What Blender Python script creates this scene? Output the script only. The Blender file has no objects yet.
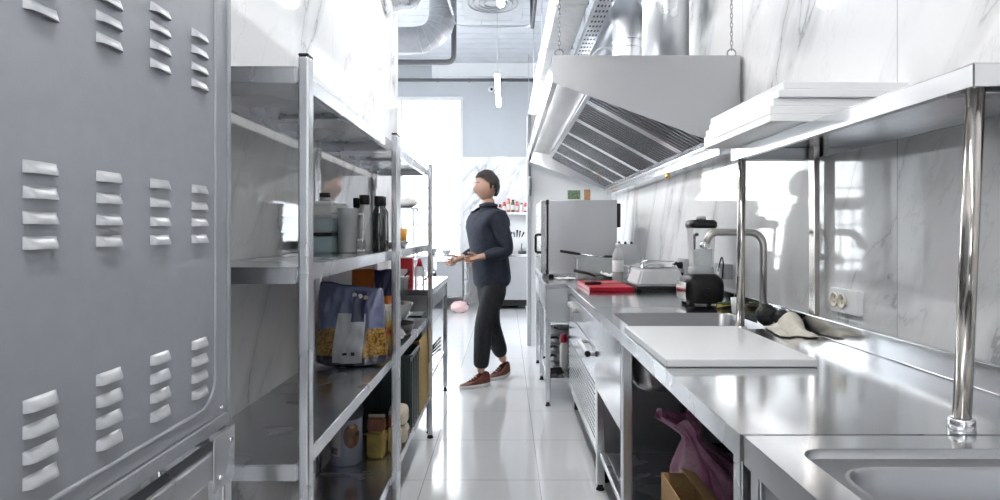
import bpy, bmesh, math, random
from mathutils import Vector, Matrix, noise as mnoise
random.seed(7)
C = bpy.context.scene.collection
PI = math.pi

# ------------------------------------------------------------------ mesh builder
class MB:
    def __init__(s):
        s.bm = bmesh.new()
    def _faces(s, vs, quads, smooth=False, mi=0):
        v = [s.bm.verts.new(p) for p in vs]
        for q in quads:
            try:
                f = s.bm.faces.new([v[i] for i in q]); f.smooth = smooth; f.material_index = mi
            except ValueError:
                pass
        return v
    def box(s, x0, x1, y0, y1, z0, z1, bev=0.0, seg=2, mat=None, mi=0):
        t = bmesh.new()
        vs = [t.verts.new((x, y, z)) for x in (x0, x1) for y in (y0, y1) for z in (z0, z1)]
        for q in ((0,1,3,2),(4,6,7,5),(0,4,5,1),(2,3,7,6),(0,2,6,4),(1,5,7,3)):
            t.faces.new([vs[i] for i in q])
        bmesh.ops.recalc_face_normals(t, faces=t.faces[:])
        if bev > 0:
            bmesh.ops.bevel(t, geom=t.edges[:], offset=bev, segments=seg, affect='EDGES', profile=0.5)
        s._merge(t, mat, mi); return s
    def _merge(s, t, mat=None, mi=0):
        if mat is not None:
            bmesh.ops.transform(t, matrix=mat, verts=t.verts[:])
        m = {}
        for v in t.verts: m[v] = s.bm.verts.new(v.co)
        for f in t.faces:
            try:
                g = s.bm.faces.new([m[v] for v in f.verts]); g.smooth = f.smooth; g.material_index = mi or f.material_index
            except ValueError: pass
        t.free()
    def merge(s, o, mat=None):
        s._merge(o.bm, mat); return s
    def prism(s, poly, axis, a0, a1, bev=0.0):
        """poly = 2D points; axis 'x','y','z' = extrusion axis"""
        def P(p, a):
            return {'x': (a, p[0], p[1]), 'y': (p[0], a, p[1]), 'z': (p[0], p[1], a)}[axis]
        t = bmesh.new(); n = len(poly)
        A = [t.verts.new(P(p, a0)) for p in poly]; B = [t.verts.new(P(p, a1)) for p in poly]
        t.faces.new(A); t.faces.new(B[::-1])
        for i in range(n): t.faces.new((A[i], A[(i+1) % n], B[(i+1) % n], B[i]))
        bmesh.ops.recalc_face_normals(t, faces=t.faces[:])
        if bev: bmesh.ops.bevel(t, geom=t.edges[:], offset=bev, segments=2, affect='EDGES', profile=0.5)
        s._merge(t); return s
    def tube(s, pts, r, seg=14, caps=True, closed=False):
        pts = [Vector(p) for p in pts]; n = len(pts)
        rs = r if isinstance(r, (list, tuple)) else [r]*n
        def tan(i):
            if closed: return (pts[(i+1) % n]-pts[i-1]).normalized()
            a = pts[min(i+1, n-1)]-pts[max(i-1, 0)]
            return a.normalized()
        t0 = tan(0)
        up = Vector((0,0,1)) if abs(t0.z) < .9 else Vector((1,0,0))
        nrm = (up - t0*up.dot(t0)).normalized()
        rings = []
        for i in range(n):
            t = tan(i)
            nrm = (nrm - t*nrm.dot(t)).normalized(); b = t.cross(nrm)
            rings.append([s.bm.verts.new(pts[i] + (nrm*math.cos(2*PI*k/seg) + b*math.sin(2*PI*k/seg))*rs[i]) for k in range(seg)])
        m = n if closed else n-1
        for i in range(m):
            A, B = rings[i], rings[(i+1) % n]
            for k in range(seg):
                f = s.bm.faces.new((A[k], A[(k+1) % seg], B[(k+1) % seg], B[k])); f.smooth = True
        if caps and not closed:
            s.bm.faces.new(rings[0][::-1]); s.bm.faces.new(rings[-1])
        return s
    def cyl(s, p0, p1, r0, r1=None, seg=24, caps=True):
        return s.tube([p0, p1], [r0, r0 if r1 is None else r1], seg, caps)
    def lathe(s, prof, c=(0,0,0), seg=32, close=False):
        rings = []
        for (r, z) in prof:
            if r < 1e-5: rings.append([s.bm.verts.new((c[0], c[1], c[2]+z))])
            else: rings.append([s.bm.verts.new((c[0]+r*math.cos(2*PI*k/seg), c[1]+r*math.sin(2*PI*k/seg), c[2]+z)) for k in range(seg)])
        for A, B in zip(rings, rings[1:]):
            for k in range(seg):
                k2 = (k+1) % seg
                try:
                    if len(A) == 1 and len(B) == 1: continue
                    if len(A) == 1: f = s.bm.faces.new((A[0], B[k2], B[k]))
                    elif len(B) == 1: f = s.bm.faces.new((A[k], A[k2], B[0]))
                    else: f = s.bm.faces.new((A[k], A[k2], B[k2], B[k]))
                    f.smooth = True
                except ValueError: pass
        return s
    def torus(s, c, R, r, axis='z', seg=32, rs=8, a0=0, a1=2*PI):
        full = abs(a1-a0-2*PI) < 1e-4
        n = seg if full else seg+1
        pts = []
        for i in range(n):
            a = a0+(a1-a0)*i/seg
            u, v = R*math.cos(a), R*math.sin(a)
            pts.append({'z': (c[0]+u, c[1]+v, c[2]), 'y': (c[0]+u, c[1], c[2]+v), 'x': (c[0], c[1]+u, c[2]+v)}[axis])
        return s.tube(pts, r, rs, closed=full)
    def sphere(s, c, rx, ry=None, rz=None, nu=24, nv=14, fn=None):
        ry = ry or rx; rz = rz or rx
        g = []
        for j in range(nv+1):
            th = PI*j/nv
            row = []
            for i in range(nu if 0 < j < nv else 1):
                a = 2*PI*i/nu
                p = Vector((math.sin(th)*math.cos(a), math.sin(th)*math.sin(a), math.cos(th)))
                q = fn(p) if fn else p
                row.append(s.bm.verts.new((c[0]+q.x*rx, c[1]+q.y*ry, c[2]+q.z*rz)))
            g.append(row)
        for j in range(nv):
            A, B = g[j], g[j+1]
            for i in range(nu):
                i2 = (i+1) % nu
                if len(A) == 1: f = s.bm.faces.new((A[0], B[i], B[i2]))
                elif len(B) == 1: f = s.bm.faces.new((A[i], B[0], A[i2]))
                else: f = s.bm.faces.new((A[i], B[i], B[i2], A[i2]))
                f.smooth = True
        return s
    def surf(s, fn, nu, nv, smooth=True, closed=False):
        g = [[s.bm.verts.new(fn(i/nu, j/nv)) for j in range(nv+1)] for i in range(nu if closed else nu+1)]
        for i in range(nu):
            for j in range(nv):
                i2 = (i+1) % len(g)
                f = s.bm.faces.new((g[i][j], g[i2][j], g[i2][j+1], g[i][j+1])); f.smooth = smooth
        return s

def fillet(pts, rad, n=6):
    pts = [Vector(p) for p in pts]; out = [pts[0]]
    for a, b, c in zip(pts, pts[1:], pts[2:]):
        u = (a-b).normalized(); v = (c-b).normalized()
        r = min(rad, (a-b).length*.49, (c-b).length*.49)
        p, q = b+u*r, b+v*r
        for i in range(n+1):
            t = i/n
            out.append(p*(1-t)**2 + b*2*t*(1-t) + q*t*t)
    out.append(pts[-1]); return out

ORG = {}
def root_org(o):
    while o.parent: o = o.parent
    return ORG.get(o.name, Vector((0,0,0)))
def obj(name, mb, mat, parent=None, label=None, recalc=True, merge=False):
    bm = mb.bm
    if merge: bmesh.ops.remove_doubles(bm, verts=bm.verts[:], dist=1e-5)
    if recalc: bmesh.ops.recalc_face_normals(bm, faces=bm.faces[:])
    me = bpy.data.meshes.new(name)
    if parent is not None:
        off = root_org(parent)
        if off.length: bmesh.ops.translate(bm, vec=-off, verts=bm.verts[:])
    bm.to_mesh(me); bm.free()
    for m in (mat if isinstance(mat, (list, tuple)) else [mat]): me.materials.append(m)
    o = bpy.data.objects.new(name, me); C.objects.link(o)
    if parent is not None: o.parent = parent
    if label: o['label'] = label
    return o
def thing(name, label, cat, loc=(0,0,0), rz=0.0, group=None, world=False):
    o = bpy.data.objects.new(name, None); C.objects.link(o)
    o.empty_display_size = .05
    o.location = loc; o.rotation_euler = (0,0,rz); o['label'] = label; o['category'] = cat
    if group: o['group'] = group
    if world: ORG[o.name] = Vector(loc)
    return o
def tag(o, label, cat, group=None):
    o['label'] = label; o['category'] = cat
    if group: o['group'] = group
    return o
def struct(name, mb, mat, parent=None):
    o = obj(name, mb, mat, parent)
    if parent is None: o['kind'] = 'structure'
    return o
def copy_tree(o, parent=None):
    c = o.copy(); C.objects.link(c)
    if parent is not None: c.parent = parent
    for ch in [k for k in bpy.data.objects if k.parent == o and k != c]: copy_tree(ch, c)
    return c
def dup(o, loc, label, rz=None, group=None):
    c = copy_tree(o); c.location = loc; c['label'] = label
    if rz is not None: c.rotation_euler = (0,0,rz)
    if group: c['group'] = group
    return c

# ------------------------------------------------------------------ materials
def newmat(name):
    m = bpy.data.materials.new(name); m.use_nodes = True
    nt = m.node_tree; b = nt.nodes['Principled BSDF']
    return m, nt, b
def N(nt, t, **kw):
    n = nt.nodes.new(t)
    for k, v in kw.items(): setattr(n, k, v)
    return n
def coords(nt, kind='Object', scale=(1,1,1), rot=(0,0,0)):
    tc = N(nt, 'ShaderNodeTexCoord'); mp = N(nt, 'ShaderNodeMapping')
    mp.inputs['Scale'].default_value = scale; mp.inputs['Rotation'].default_value = rot
    nt.links.new(tc.outputs[kind], mp.inputs['Vector']); return mp.outputs['Vector']
def noise_n(nt, vec, scale, detail=3, rough=.5, dist=0):
    n = N(nt, 'ShaderNodeTexNoise'); n.inputs['Scale'].default_value = scale
    n.inputs['Detail'].default_value = detail; n.inputs['Roughness'].default_value = rough
    n.inputs['Distortion'].default_value = dist
    if vec is not None: nt.links.new(vec, n.inputs['Vector'])
    return n.outputs['Fac']
def ramp(nt, fac, stops):
    r = N(nt, 'ShaderNodeValToRGB')
    while len(r.color_ramp.elements) < len(stops): r.color_ramp.elements.new(.5)
    for e, (p, c) in zip(r.color_ramp.elements, stops):
        e.position = p; e.color = (*c, 1) if len(c) == 3 else c
    nt.links.new(fac, r.inputs['Fac']); return r.outputs['Color']
def maprange(nt, fac, a, b, c, d):
    n = N(nt, 'ShaderNodeMapRange')
    for k, v in zip(('From Min','From Max','To Min','To Max'), (a,b,c,d)): n.inputs[k].default_value = v
    nt.links.new(fac, n.inputs['Value']); return n.outputs['Result']
def math_n(nt, op, a, b=None):
    n = N(nt, 'ShaderNodeMath', operation=op)
    for i, x in enumerate((a, b)):
        if x is None: continue
        if isinstance(x, (int, float)): n.inputs[i].default_value = x
        else: nt.links.new(x, n.inputs[i])
    return n.outputs[0]
def bump(nt, b, h, strength=.2, dist=.002):
    n = N(nt, 'ShaderNodeBump'); n.inputs['Strength'].default_value = strength; n.inputs['Distance'].default_value = dist
    nt.links.new(h, n.inputs['Height']); nt.links.new(n.outputs['Normal'], b.inputs['Normal'])
def mixcol(nt, fac, a, b):
    n = N(nt, 'ShaderNodeMix', data_type='RGBA')
    for sock, v in ((n.inputs[0], fac), (n.inputs[6], a), (n.inputs[7], b)):
        if isinstance(v, (int, float)): sock.default_value = v
        elif isinstance(v, tuple): sock.default_value = (*v, 1)
        else: nt.links.new(v, sock)
    return n.outputs[2]

def simple(name, col, rough=.5, metal=0, var=.06, vscale=14, spec=.5, coat=0, bumps=0):
    m, nt, b = newmat(name)
    v = coords(nt)
    f = noise_n(nt, v, vscale, 3)
    lo = tuple(max(0, c*(1-var)) for c in col); hi = tuple(min(1, c*(1+var)) for c in col)
    nt.links.new(ramp(nt, f, [(.3, lo), (.7, hi)]), b.inputs['Base Color'])
    b.inputs['Roughness'].default_value = rough; b.inputs['Metallic'].default_value = metal
    b.inputs['Specular IOR Level'].default_value = spec
    if coat: b.inputs['Coat Weight'].default_value = coat; b.inputs['Coat Roughness'].default_value = .05
    if bumps: bump(nt, b, noise_n(nt, v, vscale*8, 3), bumps)
    return m
def steel(name, col=(.66,.67,.69), r0=.16, r1=.34, stretch=(1,1,1), bscale=90, bstr=.0):
    m, nt, b = newmat(name)
    v = coords(nt)
    f = noise_n(nt, v, 3.2, 3, .5, .3)
    nt.links.new(maprange(nt, f, .25, .75, r0, r1), b.inputs['Roughness'])
    nt.links.new(ramp(nt, f, [(.25, tuple(c*.955 for c in col)), (.75, col)]), b.inputs['Base Color'])
    b.inputs['Metallic'].default_value = 1
    if bstr: bump(nt, b, noise_n(nt, coords(nt, scale=stretch), bscale, 2), bstr, .001)
    return m

def marble(name, axis, off, width, base=(.88,.885,.895), rough=.05, hz=None, seed=0.0, tilt=.5, strength=1.05, mlo=.43):
    m, nt, b = newmat(name)
    tc = N(nt, 'ShaderNodeTexCoord'); sep = N(nt, 'ShaderNodeSeparateXYZ')
    nt.links.new(tc.outputs['Object'], sep.inputs[0])
    a = sep.outputs['XYZ'.index(axis)]
    tile = math_n(nt, 'DIVIDE', math_n(nt, 'SUBTRACT', a, off), width)
    fr = math_n(nt, 'FRACT', tile)
    idx = math_n(nt, 'FLOOR', tile)
    # vein field: each slab shifted, veins drawn in the plane of the slab and running diagonally
    sh = math_n(nt, 'MULTIPLY', idx, 3.71)
    ca, sa = math.cos(tilt), math.sin(tilt)
    z = sep.outputs[2]
    along = math_n(nt, 'ADD', math_n(nt, 'MULTIPLY', a, sa), math_n(nt, 'MULTIPLY', z, ca))
    across = math_n(nt, 'SUBTRACT', math_n(nt, 'MULTIPLY', a, ca), math_n(nt, 'MULTIPLY', z, sa))
    comb = N(nt, 'ShaderNodeCombineXYZ')
    nt.links.new(math_n(nt, 'ADD', math_n(nt, 'MULTIPLY', across, 1.5), sh), comb.inputs[0])
    nt.links.new(math_n(nt, 'MULTIPLY', along, .42), comb.inputs[1])
    comb.inputs[2].default_value = seed
    vec = comb.outputs[0]
    n1 = noise_n(nt, vec, 1.25, 8, .56, .25)
    v1 = math_n(nt, 'ABSOLUTE', math_n(nt, 'SUBTRACT', n1, .5))
    veins = maprange(nt, v1, 0, .011, 1, 0)
    soft = maprange(nt, v1, 0, .06, .45, 0)
    n2 = noise_n(nt, vec, 1.1, 3, .5, .0)
    mask = maprange(nt, n2, mlo, mlo+.12, 0.06, 1)
    n3 = noise_n(nt, vec, 3.4, 8, .62, .2)
    v3 = maprange(nt, math_n(nt, 'ABSOLUTE', math_n(nt, 'SUBTRACT', n3, .53)), 0, .010, .22, 0)
    tot = math_n(nt, 'MULTIPLY', math_n(nt, 'MAXIMUM', math_n(nt, 'MAXIMUM', veins, soft), v3), mask)
    tot = math_n(nt, 'ADD', tot, maprange(nt, n2, .4, .75, 0, .12))
    tot = math_n(nt, 'MINIMUM', math_n(nt, 'MULTIPLY', tot, .85*strength), 1.0)
    col = mixcol(nt, tot, base, (.36,.37,.39))
    jw = .0022/width
    j = math_n(nt, 'ADD', math_n(nt, 'LESS_THAN', fr, jw), math_n(nt, 'GREATER_THAN', fr, 1-jw))
    if hz:
        fz = math_n(nt, 'FRACT', math_n(nt, 'DIVIDE', sep.outputs[2], hz))
        j = math_n(nt, 'ADD', j, math_n(nt, 'LESS_THAN', fz, .003/hz))
    j = math_n(nt, 'MINIMUM', j, 1.0)
    nt.links.new(mixcol(nt, j, col, (.42,.42,.44)), b.inputs['Base Color'])
    nt.links.new(maprange(nt, j, 0, 1, rough, .6), b.inputs['Roughness'])
    b.inputs['Specular IOR Level'].default_value = .75
    return m

def floor_tile():
    m, nt, b = newmat('glossy white floor tile')
    tc = N(nt, 'ShaderNodeTexCoord'); sep = N(nt, 'ShaderNodeSeparateXYZ')
    nt.links.new(tc.outputs['Object'], sep.inputs[0])
    js = []
    ids = []
    for k, off, w in ((0, .17, .6), (1, 3.13, .6)):
        t = math_n(nt, 'DIVIDE', math_n(nt, 'SUBTRACT', sep.outputs[k], off), w)
        fr = math_n(nt, 'FRACT', t); ids.append(math_n(nt, 'FLOOR', t))
        js.append(math_n(nt, 'LESS_THAN', fr, .0085))
    j = math_n(nt, 'MINIMUM', math_n(nt, 'ADD', *js), 1.0)
    comb = N(nt, 'ShaderNodeCombineXYZ'); nt.links.new(ids[0], comb.inputs[0]); nt.links.new(ids[1], comb.inputs[1])
    wn = N(nt, 'ShaderNodeTexWhiteNoise'); nt.links.new(comb.outputs[0], wn.inputs['Vector'])
    f = noise_n(nt, tc.outputs['Object'], 1.6, 4)
    c = mixcol(nt, f, (.80,.81,.83), (.70,.715,.74))
    c = mixcol(nt, maprange(nt, wn.outputs['Value'], 0, 1, 0, .25), c, (.68,.69,.72))
    nt.links.new(mixcol(nt, j, c, (.38,.39,.41)), b.inputs['Base Color'])
    nt.links.new(maprange(nt, f, .3, .7, .07, .14), b.inputs['Roughness'])
    b.inputs['Specular IOR Level'].default_value = .7
    return m

def glassy(name, tint=(1,1,1), amount=.9, rough=.05):
    """thin clear plastic / glass sheet: transparent with a fresnel reflection"""
    m, nt, b = newmat(name)
    out = nt.nodes['Material Output']
    tr = N(nt, 'ShaderNodeBsdfTransparent'); tr.inputs[0].default_value = (*tint, 1)
    b.inputs['Base Color'].default_value = (*[min(1, .8*c+.1) for c in tint], 1)
    b.inputs['Roughness'].default_value = rough
    fr = N(nt, 'ShaderNodeLayerWeight'); fr.inputs['Blend'].default_value = .35
    f = noise_n(nt, coords(nt), 9, 2)
    k = math_n(nt, 'ADD', maprange(nt, fr.outputs['Fresnel'], 0, 1, 1-amount, 1.0), maprange(nt, f, .3, .7, -.02, .04))
    mx = N(nt, 'ShaderNodeMixShader')
    nt.links.new(k, mx.inputs[0]); nt.links.new(tr.outputs[0], mx.inputs[1]); nt.links.new(b.outputs[0], mx.inputs[2])
    nt.links.new(mx.outputs[0], out.inputs['Surface'])
    return m
def emit(name, col, s):
    m, nt, b = newmat(name)
    b.inputs['Base Color'].default_value = (*col, 1)
    b.inputs['Emission Color'].default_value = (*col, 1); b.inputs['Emission Strength'].default_value = s
    return m
def card(name, col, dark):
    m, nt, b = newmat(name)
    v = coords(nt, scale=(1,1,1))
    w = noise_n(nt, coords(nt, scale=(6,6,60)), 6, 3)
    nt.links.new(ramp(nt, w, [(.3, dark), (.7, col)]), b.inputs['Base Color'])
    b.inputs['Roughness'].default_value = .85
    return m

ST = steel('brushed stainless steel')
STT = steel('stainless worktop', (.74,.75,.765), .10, .22, (1,1,1))
STD = steel('satin stainless bowl', (.40,.405,.42), .28, .42, (40,1,1))
STP = steel('polished stainless pole', (.50,.47,.44), .12, .2)
STH = steel('hood stainless', (.44,.445,.46), .28, .40)
GALV = steel('galvanized duct', (.66,.68,.71), .25, .42)
FLEX = steel('ribbed foil duct', (.80,.82,.84), .15, .3)
MARR = marble('white marble slab right', 'Y', 1.84, 1.2, seed=.0, tilt=-.55)
MARL = marble('white marble slab left', 'Y', 2.91, 1.2, seed=2.15, tilt=.55, strength=1.15, mlo=.40)
MARF = marble('white marble slab far', 'X', -.77, 1.2, seed=8.1, rough=.12)
FLOOR = floor_tile()
PAINT = simple('cool grey wall paint', (.53,.555,.585), .8, var=.02, vscale=3)
WHITEP = simple('white wall paint', (.88,.885,.895), .7, var=.015, vscale=3)
CEIL = simple('ribbed pale concrete', (.55,.575,.61), .85, var=.04, vscale=5)
OVEN = simple('grey hammered oven enamel', (.31,.325,.355), .36, metal=.25, var=.03, vscale=30, bumps=.10)
OVENL = simple('louver enamel', (.42,.435,.46), .30, metal=.25, var=.05, vscale=60, bumps=.10)
WHITEPL = simple('white polyethylene board', (.79,.80,.81), .32, var=.012, vscale=5)
BLACKPL = simple('black plastic', (.010,.010,.011), .38, var=.1, spec=.28)
BACKW = simple('grey back wall paint', (.20,.205,.215), .8, var=.03, vscale=2)
BLACKM = simple('black matte rubber', (.014,.014,.015), .7, var=.15, spec=.25)
GREYPL = simple('grey plastic', (.42,.43,.45), .4)
DARKPIPE = simple('dark grey insulation', (.11,.115,.125), .75)
REDPL = simple('red plastic board', (.46,.006,.03), .35, spec=.3)
REDM = simple('red packaging', (.60,.03,.04), .4)
CHROME = steel('chrome', (.8,.8,.81), .05, .1)
CARD = card('corrugated cardboard', (.46,.29,.13), (.36,.22,.09))
CARDY = card('yellow brown cardboard', (.50,.34,.13), (.40,.27,.10))
GLASS = glassy('clear glass', (.98,.99,.99), .93)
PLAS = glassy('clear hazy plastic', (.93,.95,.96), .72, .15)
TEAL = glassy('pale teal translucent plastic', (.62,.76,.78), .35, .2)
PINKBAG = glassy('pink film', (.78,.45,.62), .42, .25)
PANEL = glassy('window pane', (.99,.995,1.0), .93, .03)
LED = emit('led diffuser', (1.0,.985,.96), 50)
LED_FILL = emit('added hood fill light', (1.0,.985,.96), 42)  # glow of the fill strip added inside the hood
# ------------------------------------------------------------------ setting
FAR = 10.7; RW = 1.2; LW = -.84; CZ = 4.25
m = MB().box(-4.2, 1.9, -2.6, FAR+.1, -.06, 0); struct('floor', m, FLOOR)
m = MB().box(-4.2, 1.9, -2.6, FAR+.1, CZ, CZ+.1)
for k in range(30):                                   # shallow ribs of the deck
    y = 3.2+k*.25
    m.box(-4.2, 1.25, y, y+.05, CZ-.005, CZ)
struct('ceiling', m, CEIL)
m = MB().box(RW, RW+.12, -2.6, FAR, 0, CZ); struct('wall_right', m, MARR)
m = MB().box(LW-.12, LW, 1.50, 4.67, 0, CZ); struct('wall_left', m, MARL)
m = MB().box(-1.62, -1.50, -2.6, 1.38, 0, CZ); struct('wall_recess', m, WHITEP)
m = MB().box(-1.62, LW, 1.38, 1.50, 0, CZ); struct('wall_return', m, WHITEP)
m = MB().box(-1.62, RW+.12, -2.72, -2.6, 0, 1.0).box(-1.62, RW+.12, -2.72, -2.6, 2.3, CZ).box(-1.62, -1.0, -2.72, -2.6, 1.0, 2.3).box(.1, RW+.12, -2.72, -2.6, 1.0, 2.3); struct('wall_back', m, BACKW)
# far wall: window opening x -3.4..-.77, z .95..3.7
m = MB().box(-.77, 1.32, FAR, FAR+.12, 2.62, CZ)
m.box(-4.05, -.77, FAR, FAR+.12, 3.7, CZ).box(-4.05, -.77, FAR, FAR+.12, 0, .55).box(-4.2, -4.05, FAR, FAR+.12, 0, CZ)
struct('wall_far', m, PAINT)
m = MB().box(-.77, 1.32, FAR-.012, FAR+.12, 0, 2.62); struct('wall_far_tiled', m, MARF)
# side room wall with window opening y 5.6..10.2
m = MB().box(-4.2, -4.08, 4.67, 5.0, 0, CZ).box(-4.2, -4.08, 10.5, FAR, 0, CZ).box(-4.2, -4.08, 5.0, 10.5, 0, .55).box(-4.2, -4.08, 5.0, 10.5, 3.7, CZ)
struct('wall_side', m, WHITEP)
m = MB().box(-4.2, -1.0, 4.55, 4.67, 0, CZ).box(-1.0, LW-.12, 4.55, 4.67, 0, CZ); struct('wall_side_near', m, WHITEP)
# low partition behind the cooking line
m = MB().box(.285, RW, 6.8, 6.92, 0, 2.62); struct('wall_partition', m, WHITEP)
m = MB().box(.24, .285, 6.78, 6.94, 0, 2.62, .004); struct('trim_1', m, GREYPL)
m = MB().box(-1.3, 1.2, FAR-.20, FAR, 4.0, CZ, .01); struct('trim_2', m, WHITEP)

def window(name, x0, x1, z0, z1, along, at, muns, rails):
    w = thing(name, 'x', 'window', (0,0,0)); del w['label']; del w['category']; w['kind'] = 'structure'
    def bx(mb, a0, a1, z0, z1, t0=-.03, t1=.03):
        if along == 'x': mb.box(a0, a1, at+.06+t0, at+.06+t1, z0, z1, .004)
        else: mb.box(at-.06+t0, at-.06+t1, a0, a1, z0, z1, .004)
    f = MB(); t = .06
    bx(f, x0, x1, z0, z0+t); bx(f, x0, x1, z1-t, z1); bx(f, x0, x0+t, z0+t, z1-t); bx(f, x1-t, x1, z0+t, z1-t)
    for a in muns: bx(f, a-.02, a+.02, z0+t, z1-t, -.025, .025)
    for z in rails: bx(f, x0+t, x1-t, z-.014, z+.014, -.02, .02)
    obj('window_frame', f, WHITEPL, w)
    g = MB(); bx(g, x0+t, x1-t, z0+t, z1-t, -.003, .003); obj('window_pane', g, PANEL, w)
    s = MB()
    if along == 'x': s.box(x0-.03, x1+.0, at-.10, at+.03, z0-.03, z0, .006)
    obj('window_sill', s, WHITEPL, w) if len(s.bm.verts) else None
window('window_1', -4.05, -.77, .55, 3.7, 'x', FAR, (-1.87, -2.95), (1.41, 1.71, 2.07, 3.48))
window('window_added', -1.0, .1, 1.0, 2.3, 'x', -2.72, (-.45,), (1.65,))  # unseen window added behind the camera to light the right wall and worktop
window('window_2', 5.0, 10.5, .55, 3.7, 'y', -4.08, (6.4, 7.75, 9.1), (1.41, 2.07, 3.48))

# ------------------------------------------------------------------ oven seen from its side, on a stand
ov = thing('convection_oven', 'large grey oven with rows of louvers on its side panel, at left edge', 'oven', (-1.0,.45,.88), world=True)
OX = -.60; Y0, Y1, Z0, Z1 = -.35, 1.30, .885, 2.06
m = MB().box(-1.44, OX-.004, Y0, Y1, Z0, Z1, .006)
obj('body', m, OVEN, ov)
def rrect(y0, y1, z0, z1, r, n=6):
    out = []
    for (cy, cz, a) in ((y1-r, z1-r, 0), (y0+r, z1-r, PI/2), (y0+r, z0+r, PI), (y1-r, z0+r, 1.5*PI)):
        for i in range(n+1): out.append((cy+r*math.cos(a+PI/2*i/n), cz+r*math.sin(a+PI/2*i/n)))
    return out
# side panel: flat sheet, a rounded-rectangle raised bead and folded edges
m = MB().box(OX-.004, OX, Y0+.012, Y1-.012, Z0+.03, Z1-.012, .0015)
obj('side_panel', m, OVEN, ov)
bd = MB(); pts = [(OX+.0002, y, z) for (y, z) in rrect(Y0+.06, 1.237, .945, 1.99, .06)]
bd.tube(pts, .0045, 8, closed=True); obj('panel_bead', bd, OVEN, ov)
ed = MB().box(OX-.006, OX+.004, Y1-.012, Y1+.002, Z0, Z1, .002); obj('edge_fold', ed, OVEN, ov)
ed = MB().box(OX-.01, OX+.003, Y0, Y1-.012, Z0, Z0+.028, .003); obj('bottom_flange', ed, OVEN, ov)
def louver(y, z, w=.057, h=.0165, dpt=.010):
    lm = MB()
    def f(u, v):
        a = 2*u-1
        env = (1-abs(a)**5)**.75 if abs(a) < 1 else 0
        return (OX+.0004+dpt*env*math.sin((1-v)*PI/2)**.8, y+a*w/2, z-h/2+h*v)
    lm.surf(f, 16, 8)
    # underside closing back to the panel
    def g(u, v):
        a = 2*u-1; env = (1-abs(a)**5)**.75 if abs(a) < 1 else 0
        return (OX+.0004+dpt*env*(1-v), y+a*w/2, z-h/2+.002*v)
    lm.surf(g, 16, 2)
    return lm
for cz in (1.633, 1.333, 1.033):
    for c in range(7):
        for r in range(4):
            obj('louver', louver(.7725+.1333*(c-3), cz+.048-.032*r), OVENL, ov)
for (y, z) in ((1.262, .93), (1.262, 1.9)):
    obj('screw', MB().cyl((OX-.001,y,z),(OX+.003,y,z),.0045,.0035,12), CHROME, ov)

sd = thing('oven_stand', 'stainless steel stand with bolted corner plate under the grey oven', 'stand', (-1.0,.45,0), world=True)
m = MB().box(-.625, -.585, -.33, 1.28, .80, .86, .006); obj('rail', m, ST, sd)
m = MB().box(-1.43, -1.39, -.33, 1.28, .80, .86, .006); obj('rail', m, ST, sd)
m = MB().box(-1.39, -.625, 1.24, 1.28, .80, .86, .006); obj('rail', m, ST, sd)
for x in (-1.43, -.622):
    for y in (-.33, 1.245):
        lg = obj('leg', MB().box(x, x+.037, y, y+.037, .03, .80, .004), ST, sd)
        obj('foot', MB().cyl((x+.0185,y+.0185,0),(x+.0185,y+.0185,.03),.02,.016,16), BLACKM, lg)
        obj('oven_support', MB().box(x+.004, x+.033, y+.004, y+.033, .86, .885, .002), ST, sd)
pl = MB().box(-.5845, -.5805, 1.195, 1.285, .775, .888, .0015)
bp = obj('corner_plate', pl, ST, sd)
for (y, z) in ((1.262,.862),(1.215,.80)):
    obj('screw', MB().cyl((-.5805,y,z),(-.576,y,z),.0055,.004,12), CHROME, bp)
m = MB().box(-1.40, -.64, -.31, 1.24, .30, .32, .002); obj('under_shelf', m, ST, sd)

# ------------------------------------------------------------------ shelf racks, left
def shelf_mesh(L):
    s = MB(); x0, x1 = -.345, -.029; t = .003; H = .040
    s.box(x0, x1, .0, L, -.004, 0, .0012)
    s.box(x1-t, x1, 0, L, -H, -.004, .001).box(x0, x0+t, 0, L, -H, -.004, .001)
    s.box(x0+t, x1-t, 0, t, -H, -.004, .001).box(x0+t, x1-t, L-t, L, -H, -.004, .001)
    s.box(x1-.02, x1-t, t, L-t, -H, -H+.002).box(x0+t, x0+.02, t, L-t, -H, -H+.002)
    s.box(x0+.06, x1-.06, L*.5-.02, L*.5+.02, -.018, -.004, .002)
    return s
RL = 1.19
ra = thing('storage_rack', 'stainless four-tier rack nearest on the left, with pasta bag and bottles', 'rack', (-.464, 1.41, 0), group=None)
for x in (-.026, -.374):
    for y in (0, RL-.04):
        p = obj('post', MB().box(x, x+.026, y, y+.04, .02, 1.712, .005, 3), ST, ra)
        obj('post_cap', MB().box(x+.0005, x+.0255, y+.0005, y+.0395, 1.712, 1.719, .003), BLACKPL, p)
        obj('foot', MB().cyl((x+.013,y+.02,0),(x+.013,y+.02,.02),.02,.013,16), BLACKM, p)
for z in (.25, .7515, 1.215, 1.688):
    mb = shelf_mesh(RL); s2 = MB(); s2._merge(mb.bm, Matrix.Translation((0,0,z)))
    for y in (0, RL-.04):                          # fixing lugs to the posts
        s2.box(-.029, -.026, y+.004, y+.036, z-.036, z-.004).box(-.348, -.345, y+.004, y+.036, z-.036, z-.004)
    obj('shelf', s2, ST, ra)
dup(ra, (-.464, 2.605, 0), 'second stainless four-tier rack beyond the first, with cartons on its lowest shelf')
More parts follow.
